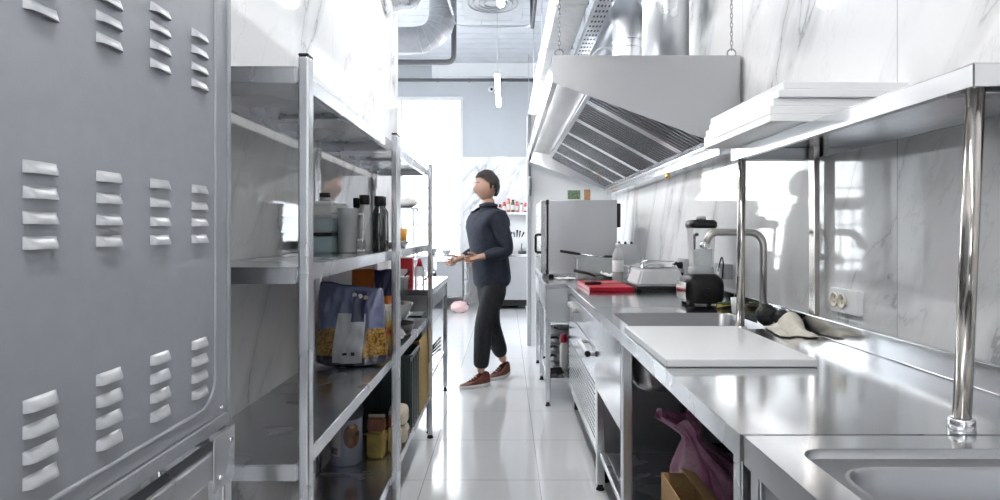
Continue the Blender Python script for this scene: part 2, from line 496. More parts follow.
# ------------------------------------------------------------------ right-hand counters
TZ = .91; CF = .4485; CB = 1.183
def rr2(x0, x1, y0, y1, r, n=6):
    out = []
    for (cx, cy, a) in ((x1-r, y1-r, 0), (x0+r, y1-r, PI/2), (x0+r, y0+r, PI), (x1-r, y0+r, 1.5*PI)):
        for i in range(n+1): out.append((cx+r*math.cos(a+PI/2*i/n), cy+r*math.sin(a+PI/2*i/n)))
    return out
def holed_plate(x0, x1, y0, y1, z, hole, r, step=None):
    """flat plate with a rounded rectangular hole; returns mesh + hole ring"""
    mb = MB(); n = len(rr2(*hole, r)); inner = rr2(*hole, r)
    # outer ring sampled so that each inner vertex has a partner
    outer = []
    k = n//4
    cor = ((x1,y1),(x0,y1),(x0,y0),(x1,y0))
    for q in range(4):
        cx, cy = cor[q]
        for i in range(k):
            p = inner[q*k+i]
            m_ = (k-1)/2
            if q in (0, 2): a_first = (cx, p[1]); a_last = (p[0], cy)
            else: a_first = (p[0], cy); a_last = (cx, p[1])
            outer.append((cx, cy) if abs(i-m_) < .6 else (a_first if i < m_ else a_last))
    I = [mb.bm.verts.new((p[0], p[1], z)) for p in inner]
    O = [mb.bm.verts.new((p[0], p[1], z)) for p in outer]
    for i in range(n):
        j = (i+1) % n
        vs = [O[i], O[j], I[j], I[i]]
        if (O[i].co-O[j].co).length < 1e-6: vs = [O[i], I[j], I[i]]
        try: mb.bm.faces.new(vs)
        except ValueError: pass
    return mb
def basin(mb, hole, r, zt, depth, taper=.02, lip=.0):
    x0, x1, y0, y1 = hole
    rings = []
    for (dz, ins, rr) in ((0, 0, r), (-.006, .004, r), (-depth*.5, taper*.5, r+.005), (-depth+.05, taper, r+.01), (-depth+.018, taper+.014, r+.01), (-depth+.003, taper+.04, r+.0), (-depth, taper+.075, r*.6)):
        pr = rr2(x0+ins, x1-ins, y0+ins, y1-ins, rr, 6)
        rings.append([mb.bm.verts.new((p[0], p[1], zt+dz)) for p in pr])
    n = len(rings[0])
    for A, B in zip(rings, rings[1:]):
        for i in range(n):
            f = mb.bm.faces.new((A[i], A[(i+1) % n], B[(i+1) % n], B[i])); f.smooth = True
    mb.bm.faces.new(rings[-1])
    return mb
def leg_at(par, x, y, z1, w=.04, mat=None):
    l = obj('leg', MB().box(x, x+w, y, y+w, .03, z1, .004, 3), mat or ST, par)
    obj('foot', MB().cyl((x+w/2,y+w/2,.012),(x+w/2,y+w/2,.03),w*.35,w*.35,16).cyl((x+w/2,y+w/2,0),(x+w/2,y+w/2,.012),w*.55,w*.42,16), BLACKM, l)
    return l

# --- long sink table (d 1.15 - 3.05)
A0, A1 = 1.15, 3.05
ta = thing('sink_table', 'long stainless table with a sink under white board, backsplash and shiny apron panel', 'table', (.80, 2.1, 0), world=True)
hole = (.505, 1.06, 2.39, 2.86)
m = holed_plate(CF, CB, A0, A1, TZ, hole, .05)
top = obj('worktop', m, STT, ta, merge=True)
m = MB().box(CF, CF+.003, A0, A1, TZ-.05, TZ-.0005, .001).box(CF+.003, CF+.03, A0+.003, A1-.003, TZ-.05, TZ-.047).box(CF, CB, A0, A0+.003, TZ-.05, TZ-.0005).box(CF, CB, A1-.003, A1, TZ-.05, TZ-.0005)
obj('worktop_lip', m, ST, ta)
b = basin(MB(), hole, .05, TZ-.0002, .27); obj('sink_bowl', b, STD, ta, recalc=True)
bs = MB().box(CB-.022, CB, A0, A1, TZ, TZ+.072, .005, 3); obj('backsplash', bs, STT, ta)
for y in (A0+.012, 2.34, A1-.05): leg_at(ta, CF+.006, y, TZ-.05)
for y in (A0+.012, 2.34, A1-.05): leg_at(ta, CB-.07, y, TZ-.05)
ap = MB().box(CF+.004, CF+.0055, 2.375, A1-.008, .51, TZ-.045, .0005); obj('apron_panel', ap, STT, ta)
for x in (CF+.02, CB-.06):
    for ya, yb in ((A0+.055, 2.335), (2.385, A1-.055)): obj('stretcher', MB().box(x, x+.03, ya, yb, .165, .195, .004), ST, ta)
m = MB().box(CF+.05, CB-.06, A0+.06, A1-.06, .180, .195, .002); obj('under_shelf', m, ST, ta)
m = MB().box(CB-.026, CB-.02, A0+.06, A1-.06, .25, TZ-.06); obj('back_panel', m, steel('back panel shade', (.03,.03,.032), .5, .6), ta)  # near-black colour paints the shade under the counter into this panel
m = MB().cyl((.78,2.6,.50),(.78,2.6,.64),.025,.03,16).cyl((.78,2.6,.47),(.78,2.6,.50),.04,.04,16).tube(fillet([(.78,2.6,.47),(.78,2.6,.36),(1.0,2.6,.36),(1.08,2.6,.36)],.06),.02,12)
obj('drain_pipe', m, BLACKM, ta)

# --- near pot-wash sink (d .2 - 1.145)
B0, B1 = .25, 1.144
tb = thing('wash_sink', 'nearest stainless sink unit with a raised rim around a large bowl, right foreground', 'sink', (.80,.7,0), world=True)
h1 = (.517, 1.11, .40, 1.075); h2 = (.562, 1.07, .44, 1.034)
m = holed_plate(CF+.004, CB+.002, B0, B1, TZ, h1, .045); 
obj('rim', m, STT, tb, merge=True)
m = MB()
pr = [rr2(*h1, .045), rr2(h1[0]+.0012, h1[1]-.0012, h1[2]+.0012, h1[3]-.0012, .045)]
R = [[m.bm.verts.new((p[0], p[1], z)) for p in q] for q, z in zip(pr, (TZ, TZ-.018))]
for i in range(len(R[0])):
    f = m.bm.faces.new((R[0][i], R[0][(i+1) % len(R[0])], R[1][(i+1) % len(R[0])], R[1][i])); f.smooth = True
# ledge then bead
pr2 = [(h2, .07, TZ-.014), (tuple(a+b for a, b in zip(h2, (.004,-.004,.004,-.004))), .07, TZ-.011)]
R2 = [[m.bm.verts.new((p[0], p[1], z)) for p in rr2(*h, r)] for h, r, z in [((h2[0]-.006,h2[1]+.006,h2[2]-.006,h2[3]+.006), .075, TZ-.0185)]+[(h2,.07,TZ-.0165)]]
seq = [R[1]]+R2
for A_, B_ in zip(seq, seq[1:]):
    for i in range(len(A_)):
        m.bm.faces.new((A_[i], A_[(i+1) % len(A_)], B_[(i+1) % len(A_)], B_[i]))
obj('rim_ledge', m, STD, tb)  # darker steel puts the shadow of the rim step into the colour
b = basin(MB(), h2, .07, TZ-.0165, .30, .015); obj('sink_bowl', b, STD, tb)
m = MB().box(CF+.004, CF+.007, B0, B1, TZ-.055, TZ-.0005, .001).box(CF+.004, CB, B1-.003, B1, TZ-.055, TZ-.0005).box(CF+.004, CB, B0, B0+.003, TZ-.055, TZ-.0005)
obj('rim_lip', m, ST, tb)
bs = MB().box(CB-.022, CB+.002, B0, B1, TZ, TZ+.072, .005, 3); obj('backsplash', bs, STT, tb)
for y in (B0+.01, B1-.052):
    leg_at(tb, CF+.012, y, TZ-.055); leg_at(tb, CB-.06, y, TZ-.055)
m = MB().box(CF+.02, CF+.024, B0+.055, B1-.06, .45, TZ-.055, .001); obj('front_panel', m, STD, tb)
m = MB().box(CF+.02, CF+.05, B0+.055, B1-.056, .165, .195, .004); obj('stretcher', m, ST, tb)

# --- undercounter appliance (d 3.055 - 4.42)
D0, D1 = 3.056, 4.425
tc = thing('undercounter_cabinet', 'stainless undercounter unit with perforated door, beyond the sink table', 'cabinet', (.80,3.7,0), world=True)
m = MB().box(CF, CB, D0, D1, TZ-.045, TZ, .003); obj('worktop', m, STT, tc)
bs = MB().box(CB-.022, CB, D0, D1, TZ, TZ+.072, .005, 3); obj('backsplash', bs, STT, tc)
m = MB().box(CF+.035, CB-.02, D0+.015, D1-.01, .10, TZ-.045, .003); obj('body', m, STH, tc)
m = MB().box(CF+.012, CF+.035, D0+.03, D1-.02, .70, .845, .004); obj('control_panel', m, STT, tc)
for y in (3.95, 4.1, 4.25):
    obj('knob', MB().cyl((CF+.012,y,.78),(CF-.012,y,.78),.022,.018,18), WHITEPL, tc)
dr = obj('door', MB().box(CF+.014, CF+.035, D0+.03, D1-.02, .17, .69, .004), STT, tc)
pf = MB()
for i in range(34):
    y = D0+.07+i*.037
    for j in range(11): pf.box(CF+.0125, CF+.0145, y, y+.02, .22+j*.028, .234+j*.028)
obj('perforation', pf, GREYPL, dr)
hd = MB().tube(fillet([(CF+.016,D0+.10,.655),(CF-.02,D0+.10,.655),(CF-.02,D0+.46,.655),(CF+.016,D0+.46,.655)],.02),.012,12)
obj('handle', hd, WHITEPL, dr)
obj('handle_cap', MB().cyl((CF-.02,D0+.088,.655),(CF-.02,D0+.102,.655),.016,.016,14), BLACKPL, dr)
for x in (CF+.05, CB-.09):
    for y in (D0+.04, D1-.07): obj('foot', MB().cyl((x+.02,y+.02,0),(x+.02,y+.02,.10),.02,.016,14), BLACKM, tc)

# --- deeper stand carrying the cooker (d 4.43 - 5.9)
E0, E1 = 4.435, 5.95; EF = .29
td = thing('cooker_stand', 'deep stainless stand under the box oven with open lower shelf', 'stand', (.75,5.2,0), world=True)
m = MB().box(EF, CB, E0, E1, TZ-.04, TZ, .003); obj('worktop', m, STT, td)
m = MB().box(EF+.012, CB-.02, E0+.004, E0+.012, .63, TZ-.04, .002).box(EF+.006, EF+.014, E0+.012, E1-.02, .70, TZ-.04, .002); obj('apron_panel', m, STH, td)
for y in (E0+.014, 5.24, E1-.06): leg_at(td, EF+.004, y, TZ-.04, .036)
for y in (E0+.014, E1-.06): leg_at(td, CB-.06, y, TZ-.04, .036)
m = MB().box(EF+.02, CB-.02, E0+.05, E1-.06, .165, .20, .003); obj('under_shelf', m, ST, td)
m = MB().box(EF+.03, CB-.02, E0+.015, E0+.045, .62, .64, .002); obj('rail', m, ST, td)

# --- box oven
bo = thing('box_oven', 'big plain steel box oven with black door handle on the aisle side', 'oven', (.62,5.4,TZ), world=True)
m = MB().box(.352, .925, 5.0, 5.85, TZ+.03, 1.558, .006); obj('body', m, STH, bo)
m = MB().box(.292, .338, 5.0, 5.85, TZ+.035, 1.555, .006); dr = obj('door', m, STT, bo)
obj('door_seal', MB().box(.338, .352, 5.008, 5.84, TZ+.05, 1.54), BLACKM, bo)
hd = MB().tube(fillet([(.292,5.05,1.27),(.25,5.05,1.27),(.25,5.05,1.12),(.292,5.05,1.12)],.02),.011,12); obj('handle', hd, BLACKPL, dr)
for z in (TZ+.05, 1.54): obj('hinge', MB().cyl((.345,4.992,z-.02),(.345,4.992,z+.02),.012,.012,14), BLACKPL, bo)
for x in (.38, .88):
    for y in (5.04, 5.78): obj('foot', MB().cyl((x,y,TZ),(x,y,TZ+.032),.022,.018,14), BLACKM, bo)
m = MB().box(.928, .96, 5.02, 5.3, 1.33, 1.53, .006); obj('vent_box', m, BLACKPL, bo)

# ------------------------------------------------------------------ upper shelf on poles
us = thing('pole_shelf', 'long stainless shelf on round poles above the sink table, white boards on it', 'shelf', (1.0,1.8,TZ), world=True)
SX0, SX1, S0, S1, SZ = .90, 1.192, 1.155, 2.40, 1.625
m = MB().box(SX0, SX1, S0, S1, SZ-.003, SZ, .001).box(SX0, SX0+.003, S0, S1, SZ-.046, SZ-.003, .0008).box(SX0, SX1, S0, S0+.003, SZ-.046, SZ-.003, .0008).box(SX0, SX1, S1-.003, S1, SZ-.046, SZ-.003, .0008).box(SX1-.003, SX1, S0, S1, SZ-.046, SZ-.003)
m.box(SX0+.003, SX0+.02, S0+.003, S1-.003, SZ-.046, SZ-.044)
obj('shelf_top', m, STT, us)
for ya in (S1-.09, S0+.045): obj('cross_brace', MB().box(SX0+.01, SX1-.005, ya, ya+.04, SZ-.05, SZ-.004, .003), STD, us)
for (y, r) in ((1.183, .0158), (2.335, .0155)):
    p = obj('pole', MB().tube([(.898 if y < 2 else .912, y, TZ+.001), (.928 if y < 2 else .918, y, SZ-.004)], r, 28), STP, us)
    xb = .898 if y < 2 else .912
    obj('flange', MB().lathe([(0,.022),(r+.003,.022),(r+.007,.019),(r+.008,.0),(0,0)], (xb,y,TZ+.0005), 28), CHROME, p)
    obj('pole_cap', MB().cyl((.928 if y < 2 else .918,y,SZ-.018),(.928 if y < 2 else .918,y,SZ-.0035),r*.8,r*.8,20), BLACKPL, p)
m = MB().box(1.160, 1.182, 2.26, 2.30, TZ+.073, SZ-.004, .002); obj('wall_post', m, STP, us)
m = MB().box(1.160, 1.182, 1.18, 1.22, TZ+.073, SZ-.004, .002); obj('wall_post', m, STP, us)

# stacked white boards on the shelf
bds = [(.787, 0, .0, 'lowest white cutting board in the stack on the pole shelf'),
       (.788, .003, .0, 'second white cutting board from the bottom of the shelf stack'),
       (.797, .006, .004, 'middle white cutting board of the five stacked on the pole shelf'),
       (.808, -.004, .006, 'white cutting board just under the topmost one on the pole shelf'),
       (.818, .0, .022, 'topmost white cutting board of the stack on the pole shelf')]
for k, (x, dy, rz, lab) in enumerate(bds):
    h = .0236
    mb = MB().box(-.19, .19, -.30, .30, 0, h, .0025, 2)
    o = obj('cutting_board', mb, WHITEPL)
    o.location = (x+.19, 2.085+dy, SZ+.0005+k*(h+.0003)); o.rotation_euler = (0,0,rz)
    tag(o, lab, 'cutting board', 'white cutting boards stacked on the pole shelf')
o = obj('cutting_board', MB().box(-.2175, .2175, -.30, .30, 0, .024, .004, 3), WHITEPL); o.location = (.6745, 2.012, TZ+.0005)
tag(o, 'large white cutting board lying flat on the sink table over the sink', 'cutting board')

# ------------------------------------------------------------------ things on the counter
fa = thing('faucet', 'tall gooseneck steel faucet behind the sink', 'faucet', (1.115, 2.60, TZ))
obj('base', MB().lathe([(0,0),(.026,0),(.026,.004),(.024,.006),(.024,.055),(.021,.058),(0,.058)], seg=28), CHROME, fa)
P_ = fillet([(0,0,.05),(0,0,.385),(-.225,-.0,.385),(-.255,-.0,.33)],.07,10)
obj('spout', MB().tube(P_, .0155, 20), steel('satin faucet steel', (.42,.41,.395), .28, .36), fa)
obj('nozzle', MB().cyl((-.250,0,.338),(-.262,0,.316),.0185,.0175,20), CHROME, fa)
obj('lever', MB().tube([(.0,-.02,.035),(.0,-.055,.045),(0,-.085,.07)],[.008,.006,.005],12), CHROME, fa)

bl = thing('blender', 'countertop blender with black base, clear jar and black lid', 'blender', (1.04, 3.20, TZ))
def sq(u, v, hx, hy, z):
    a = 2*PI*u; c, s_ = math.cos(a), math.sin(a); k = (abs(c)**4+abs(s_)**4)**-.25
    return (hx*c*k, hy*s_*k, z)
prof = [(0,.0),(.088,.0),(.100,.012),(.104,.04),(.103,.10),(.098,.125),(.078,.145),(.066,.152),(0,.152)]
obj('motor_base', MB().surf(lambda u, v: sq(u, v, *(2*[prof[min(8,round(v*8))][0]]), prof[min(8,round(v*8))][1]+.012), 40, 8, closed=True), BLACKPL, bl, merge=True)
for sx in (-1,1):
    for sy in (-1,1): obj('foot', MB().cyl((sx*.07,sy*.07,0),(sx*.07,sy*.07,.014),.014,.012,12), BLACKM, bl)
obj('side_trim', MB().surf(lambda u, v: (-.1045-.004*math.sin(PI*v), -.085+.17*u, .03+.09*v), 8, 6), STP, bl)
obj('dial', MB().cyl((0,-.1045,.075),(0,-.118,.075),.02,.018,20), BLACKPL, bl)
jp = [(.048,.165),(.055,.17),(.058,.24),(.066,.40),(.068,.405)]
jar = obj('jar', MB().surf(lambda u, v: sq(u, v, *(2*[jp[round(v*4)][0]]), jp[round(v*4)][1]), 36, 4, closed=True), GLASS, bl)
obj('jar_collar', MB().surf(lambda u, v: sq(u, v, *(2*[[.06,.062,.058,.05][round(v*3)]]), [.164,.17,.20,.205][round(v*3)]), 32, 3, closed=True), GREYPL, bl)
obj('blade', MB().cyl((0,0,.19),(0,0,.225),.012,.008,12).box(-.035,.035,-.006,.006,.224,.228,.001), CHROME, jar)
obj('drink_residue', MB().surf(lambda u, v: sq(u, v, *(2*[.050+.004*v]), .20+.085*v+.012*math.sin(9*u)*v), 36, 5, closed=True), simple('milky residue', (.66,.68,.70), .4), jar)
obj('jar_handle', MB().tube(fillet([(.0,.064,.37),(.0,.12,.37),(.0,.115,.24),(.0,.060,.235)],.03),.009,12), BLACKPL, bl)
ld = obj('lid', MB().surf(lambda u, v: sq(u, v, *(2*[[.0,.066,.074,.074,.062,0][round(v*5)]]), [.405,.405,.412,.435,.448,.45][round(v*5)]), 36, 5, closed=True), BLACKPL, bl, merge=True)
obj('lid_plug', MB().cyl((0,0,.449),(0,0,.468),.026,.024,20), GREYPL, ld)

sc = thing('countertop_machine', 'silver countertop machine with sloped sides and black base, beside the blender', 'appliance', (1.0, 4.02, TZ), rz=.02)
def frus(z0, z1, a0, b0, a1, b1, bev=.006):
    t = MB(); vs = [t.bm.verts.new(p) for p in ((-a0,-b0,z0),(a0,-b0,z0),(a0,b0,z0),(-a0,b0,z0),(-a1,-b1,z1),(a1,-b1,z1),(a1,b1,z1),(-a1,b1,z1))]
    for q in ((3,2,1,0),(4,5,6,7),(0,1,5,4),(1,2,6,5),(2,3,7,6),(3,0,4,7)): t.bm.faces.new([vs[i] for i in q])
    bmesh.ops.bevel(t.bm, geom=t.bm.edges[:], offset=bev, segments=3, affect='EDGES')
    return t
obj('base', MB().box(-.165,.165,-.17,.17,.012,.034,.008,3), BLACKPL, sc)
obj('housing', frus(.034,.145,.160,.165,.125,.13,.014), simple('pale grey enamel', (.62,.635,.65), .3), sc)
obj('top_cover', frus(.146,.176,.128,.12,.115,.09,.008), STT, sc)
obj('handle', MB().tube(fillet([(-.11,-.06,.172),(-.11,-.12,.195),(.11,-.12,.195),(.11,-.06,.172)],.03),.007,12), CHROME, sc)
for sx in (-1,1):
    for sy in (-1,1): obj('foot', MB().cyl((sx*.14,sy*.14,0),(sx*.14,sy*.14,.014),.016,.014,12), BLACKM, sc)
obj('side_knob', MB().cyl((.135,-.05,.10),(.172,-.05,.10),.020,.016,16), BLACKPL, sc)

o = obj('cutting_board', MB().box(-.145,.145,-.26,.26,0,.028,.004,3), REDPL); o.location = (.672, 4.11, TZ+.0005); o.rotation_euler = (0,0,.03)
tag(o, 'thick red cutting board at the far end of the counter', 'cutting board')
kn = thing('kitchen_knife', 'dark kitchen knife lying on the red cutting board', 'knife', (.66, 4.05, TZ+.0295), rz=.1)
obj('handle', MB().tube([(-.13,0,.009),(-.08,.0,.011),(-.02,0,.009)],[.010,.012,.009],12), BLACKPL, kn)
obj('blade', MB().prism([(-.02,-.010),(-.02,.014),(.10,.014),(.15,.0),(.08,-.012)],'z',.006,.0085), steel('dark blade',(.25,.25,.26),.2,.3), kn)

bt = thing('plastic_bottle', 'clear plastic bottle standing behind the red cutting board', 'bottle', (.842, 4.52, TZ))
obj('body', MB().lathe([(0,.002),(.035,.0),(.040,.006),(.041,.06),(.038,.07),(.041,.08),(.041,.12),(.038,.13),(.041,.14),(.041,.19),(.036,.22),(.018,.262),(.015,.268),(.015,.285)], seg=28), PLAS, bt)
obj('cap', MB().cyl((0,0,.275),(0,0,.30),.0175,.017,20), WHITEPL, bt)
obj('label_band', MB().lathe([(.0418,.085),(.0418,.17)], seg=28), simple('pale wrap', (.72,.74,.75), .4), bt)

fp = thing('frying_pan', 'frying pan with black handle in front of the box oven', 'pan', (.80, 4.66, TZ), rz=.15)
obj('pan_body', MB().lathe([(0,.003),(.085,.0),(.095,.004),(.115,.045),(.119,.046),(.098,.001),(.085,-.0)][:5]+[(.112,.045),(.092,.007),(0,.006)], seg=40), steel('dark pan', (.16,.16,.165), .25, .4), fp)
obj('handle', MB().tube([(-.112,0,.040),(-.16,0,.060),(-.28,0,.085)],[.008,.011,.012],12), BLACKPL, fp)
cl2 = obj('dish_cloth', MB().surf(lambda u, v: (-.06+.13*u, -.05+.1*v, .055+.03*mnoise.noise(Vector((u*4,v*4,1)))+.012*math.cos(7*u)), 18, 14), simple('white cloth', (.78,.78,.77), .9)); cl2.location = (.80,4.66,TZ)
sm = cl2.modifiers.new('t','SOLIDIFY'); sm.thickness = .004
tag(cl2, 'crumpled white cloth lying in the dark frying pan', 'cloth')

gp = thing('food_container', 'clear rectangular plastic food container in front of the box oven', 'container', (.73, 4.885, TZ))
g = MB()
for z0, z1 in ((0,.004),): g.box(-.155,.155,-.075,.075,z0,z1,.002)
g.box(-.155,-.152,-.075,.075,.004,.17).box(.152,.155,-.075,.075,.004,.17).box(-.152,.152,-.075,-.072,.004,.17).box(-.152,.152,.072,.075,.004,.17)
obj('tub', g, PLAS, gp)
obj('rim', MB().tube(rr3 := [(p[0],p[1],.171) for p in rr2(-.16,.16,-.08,.08,.02)], .005, 8, closed=True), PLAS, gp)
obj('contents', MB().box(-.145,.145,-.066,.066,.006,.09,.02,3), simple('pale contents',(.55,.56,.55),.6,var=.15), gp)
la = thing('ladle', 'steel ladle with black handle lying across the clear food container', 'utensil', (.74, 4.875, TZ+.178), rz=-.03)
obj('handle', MB().tube([(-.30,0,.05),(-.20,0,.034),(-.14,0,.024)],[.011,.012,.010],12), BLACKPL, la)
obj('shaft', MB().tube([(-.14,0,.024),(.0,0,.006),(.06,0,.003)],.0055,10), ST, la)
obj('grip', MB().tube([(.06,0,.003),(.20,0,.004)],[.012,.010],12), BLACKPL, la)

kb = thing('knife_block', 'slanted steel knife block with dark knife ends beside the box oven', 'knife block', (.98, 4.93, TZ))
obj('block', MB().prism([(-.05,0),(.055,0),(.055,.235),(-.05,.285)],'x',-.075,.09,.004), STH, kb)
for k in range(3): obj('knife_handle', MB().tube([(-.045+.05*k,0,.255),(-.055+.05*k,-.02,.30)],[.012,.010],10), BLACKPL, kb)
wb = thing('wire_basket', 'wire basket of small things behind the silver machine', 'basket', (1.02, 4.46, TZ))
w = MB()
for z in (.01,.07,.13): w.tube([(p[0],p[1],z) for p in rr2(-.14,.14,-.10,.10,.03)], .0025, 6, closed=True)
for i in range(13):
    x = -.13+.26*i/12
    w.tube([(x,-.10,.13),(x,-.10,.01),(x,.10,.01),(x,.10,.13)],.0016,6)
obj('basket_wires', w, CHROME, wb)
for (x, y, r, h, c) in ((-.06,.0,.035,.12,(.55,.5,.42)),(.04,.02,.04,.10,(.7,.7,.68)),(.0,-.05,.025,.09,(.3,.25,.18))):
    obj('jar', MB().lathe([(0,.013),(r,.013),(r,h-.02),(r*.8,h),(0,h)],(x,y,0),20), simple('basket jar',c,.35), wb)
pp = obj('paper_sheet', MB().surf(lambda u, v: (-.10+.16*u, -.20+.18*v, .004+.02*abs(mnoise.noise(Vector((u*5,v*3,2.2))))), 26, 10), simple('crumpled white paper',(.82,.82,.82),.8)); pp.location = (.60,4.98-.17+.0,TZ); 
sm = pp.modifiers.new('t','SOLIDIFY'); sm.thickness = .002
pp.location = (.50, 4.99, TZ)
tag(pp, 'crumpled white paper at the foot of the box oven', 'paper')

sp = thing('sponge', 'yellow green sponge beside the blender', 'sponge', (1.085, 2.965, TZ), rz=.3)
obj('foam', MB().box(-.035,.035,-.025,.025,0,.028,.006,3), simple('yellow foam',(.45,.36,.06),.95,var=.2,vscale=80), sp)
obj('scouring_pad', MB().box(-.034,.034,-.024,.024,.0285,.036,.003), simple('green pad',(.10,.14,.05),.95,var=.2,vscale=80), sp)
cu = thing('tumbler', 'small white cup beside the faucet', 'cup', (1.09, 2.83, TZ))
obj('cup_body', MB().lathe([(0,.004),(.022,0),(.024,.002),(.029,.075),(.027,.075),(.022,.006),(0,.006)],seg=24), WHITEPL, cu)
br = thing('dish_brush', 'black handled dish brush lying at the backsplash', 'brush', (1.11, 2.93, TZ), rz=.4)
obj('handle', MB().tube([(-.11,0,.014),(.0,0,.02),(.06,0,.018)],[.006,.009,.010],12), BLACKPL, br)
obj('bristles', MB().box(.03,.085,-.015,.015,.0,.022,.004), simple('bristles',(.30,.26,.10),.9,var=.3,vscale=120), br)
sc_ = obj('scouring_ball', MB().sphere((0,0,.042),.043,.043,.042,36,24,lambda p: p*(1+.10*mnoise.noise(p*6)+.07*mnoise.noise(p*17))), simple('black scouring wool',(.018,.018,.02),.6,var=.5,vscale=160,bumps=.6))
sc_.location = (1.085, 2.50, TZ); tag(sc_, 'round black scouring ball beside the faucet base', 'scourer')
sc2 = obj('scouring_pad', MB().sphere((0,0,.035),.032,.05,.036,30,20,lambda p: p*(1+.08*mnoise.noise(p*5))), BLACKM); sc2.location = (1.118,2.425,TZ)
tag(sc2, 'black pad tucked between scouring ball and white cloth', 'scourer')
def clothf(u, v):
    x = -.065+.13*u; y = -.11+.22*v
    h = .012+.055*math.exp(-((u-.72)**2/.05+(v-.72)**2/.06))+.008*math.sin(9*u+4*v)+.016*mnoise.noise(Vector((u*3.5,v*3.5,.4)))
    e = min(u, 1-u, v, 1-v)
    return (x+.02*mnoise.noise(Vector((u*3,v*3,5))), y+.02*mnoise.noise(Vector((u*3,v*3,9))), max(.003, h*min(1, e*7+.12)))
rg = obj('rag', MB().surf(clothf, 40, 40), simple('cream cotton rag',(.74,.70,.62),.95,var=.08,vscale=40)); rg.location = (1.085,2.30,TZ); rg.rotation_euler = (0,0,-.15)
sm = rg.modifiers.new('t','SOLIDIFY'); sm.thickness = .004; sm.offset = 1
tag(rg, 'cream rag crumpled at the back of the sink table', 'cloth')

# sockets
so = thing('wall_socket', 'white double socket box on the marble wall near the pole shelf', 'socket', (RW, 2.095, 1.055), world=False)
obj('back_box', MB().box(-.022,-.0005,-.085,.085,-.042,.042,.004,3), WHITEPL, so)
for y in (-.0+.015, .065):
    ct = obj('outlet', MB().lathe([(0,.0),(.026,.0),(.026,.006),(.022,.006),(.021,.001),(0,.001)],seg=24), simple('ivory insert',(.72,.68,.58),.4), so)
    ct.rotation_euler = (0,-PI/2,0); ct.location = (-.0225,y-.01,0)
    for dy in (-.008,.008):
        obj('pin_hole', MB().cyl((dy,0,.001),(dy,0,.0022),.003,.003,10), simple('brass contact',(.30,.2,.06),.4,metal=.6), ct)
s2 = thing('wall_socket', 'white socket box with black plug left of the blender jar', 'socket', (RW, 3.96, 1.075))
obj('back_box', MB().box(-.045,-.0005,-.08,.08,-.045,.045,.004,3), GREYPL, s2)
obj('plug', MB().cyl((-.045,-.02,0),(-.085,-.02,0),.024,.018,18).box(-.11,-.085,-.035,-.005,-.012,.012,.004), BLACKPL, s2)
s3 = thing('wall_socket', 'grey socket box right of the blender jar behind the faucet', 'socket', (RW, 3.25, 1.085))
obj('back_box', MB().box(-.045,-.0005,-.075,.075,-.04,.04,.004,3), GREYPL, s3)
obj('outlet', MB().cyl((-.046,0,0),(-.052,0,0),.024,.022,18), WHITEPL, s3)
cd = obj('power_cord', MB().tube(fillet([(1.135,3.31,TZ+.05),(1.155,3.23,TZ+.06),(1.15,3.17,TZ+.22),(1.15,3.2,TZ+.26),(1.148,3.25,TZ+.172)],.08,8),.0035,8), BLACKPL)
tag(cd, 'black power cord looping up from the blender to the socket', 'cord')

# ------------------------------------------------------------------ things under the counter
bx = thing('cardboard_box', 'open cardboard box on the shelf under the sink table', 'box', (.56, 1.80, .195), rz=.0)
c = MB().box(-.055,.055,-.15,.15,0,.005).box(-.055,-.051,-.15,.15,.005,.32).box(.051,.055,-.15,.15,.005,.32).box(-.051,.051,-.15,-.146,.005,.32).box(-.051,.051,.146,.15,.005,.32)
obj('carton', c, CARD, bx)
f = MB(); f._merge(MB().box(-.004,0,-.148,.148,0,.05).bm, Matrix.Translation((.055,0,.32)) @ Matrix.Rotation(-1.2,4,'Y')); obj('flap', f, CARD, bx)
pb = thing('plastic_bag', 'pink plastic bag knotted at the top under the sink table', 'bag', (.755, 2.165, .195))
PF = newmat('pink bag film'); _b = PF[2]; _b.inputs['Base Color'].default_value = (.46,.17,.33,1); _b.inputs['Roughness'].default_value = .28
PF[1].links.new(ramp(PF[1], noise_n(PF[1], coords(PF[1]), 13, 4), [(.3,(.40,.12,.27)),(.55,(.50,.26,.38)),(.75,(.55,.36,.44))]), _b.inputs['Base Color'])
bump(PF[1], _b, noise_n(PF[1], coords(PF[1], scale=(1,1,.35)), 22, 5, .6, 1.2), .9, .02)
def bagf(u, v):
    a = 2*PI*u
    keys = [(0,.0),(.03,.10),(.10,.150),(.35,.165),(.55,.125),(.68,.070),(.76,.034),(.80,.032),(.88,.058),(1.0,.070)]
    zk = [0,.0,.02,.15,.28,.36,.41,.43,.465,.50]
    i = max(j for j in range(len(keys)) if keys[j][0] <= v or j == 0); i = min(i, len(keys)-2)
    t = (v-keys[i][0])/(keys[i+1][0]-keys[i][0]); t = min(1, t)
    r = keys[i][1]*(1-t)+keys[i+1][1]*t; z = zk[i]*(1-t)+zk[i+1]*t
    fold = math.sin(a*9+3*mnoise.noise(Vector((math.cos(a)*1.5,math.sin(a)*1.5,z*3))))*(.03+.16*max(0,v-.3))
    wr = .16*mnoise.noise(Vector((math.cos(a)*2.2,math.sin(a)*2.2,z*7)))+.08*mnoise.noise(Vector((math.cos(a)*6,math.sin(a)*6,z*16)))
    r *= 1+(fold+wr)*(1 if v > .05 else .3)
    bend = max(0, v-.45)
    top = .05*mnoise.noise(Vector((math.cos(a)*1.7,math.sin(a)*1.7,7)))*max(0,v-.8)*5
    return (r*math.cos(a)-.26*bend, r*math.sin(a)*1.1, .001+.86*z+max(0,top) if v > .03 else .001)
obj('bag_body', MB().surf(bagf, 110, 70, closed=True), PF[0], pb, merge=True)
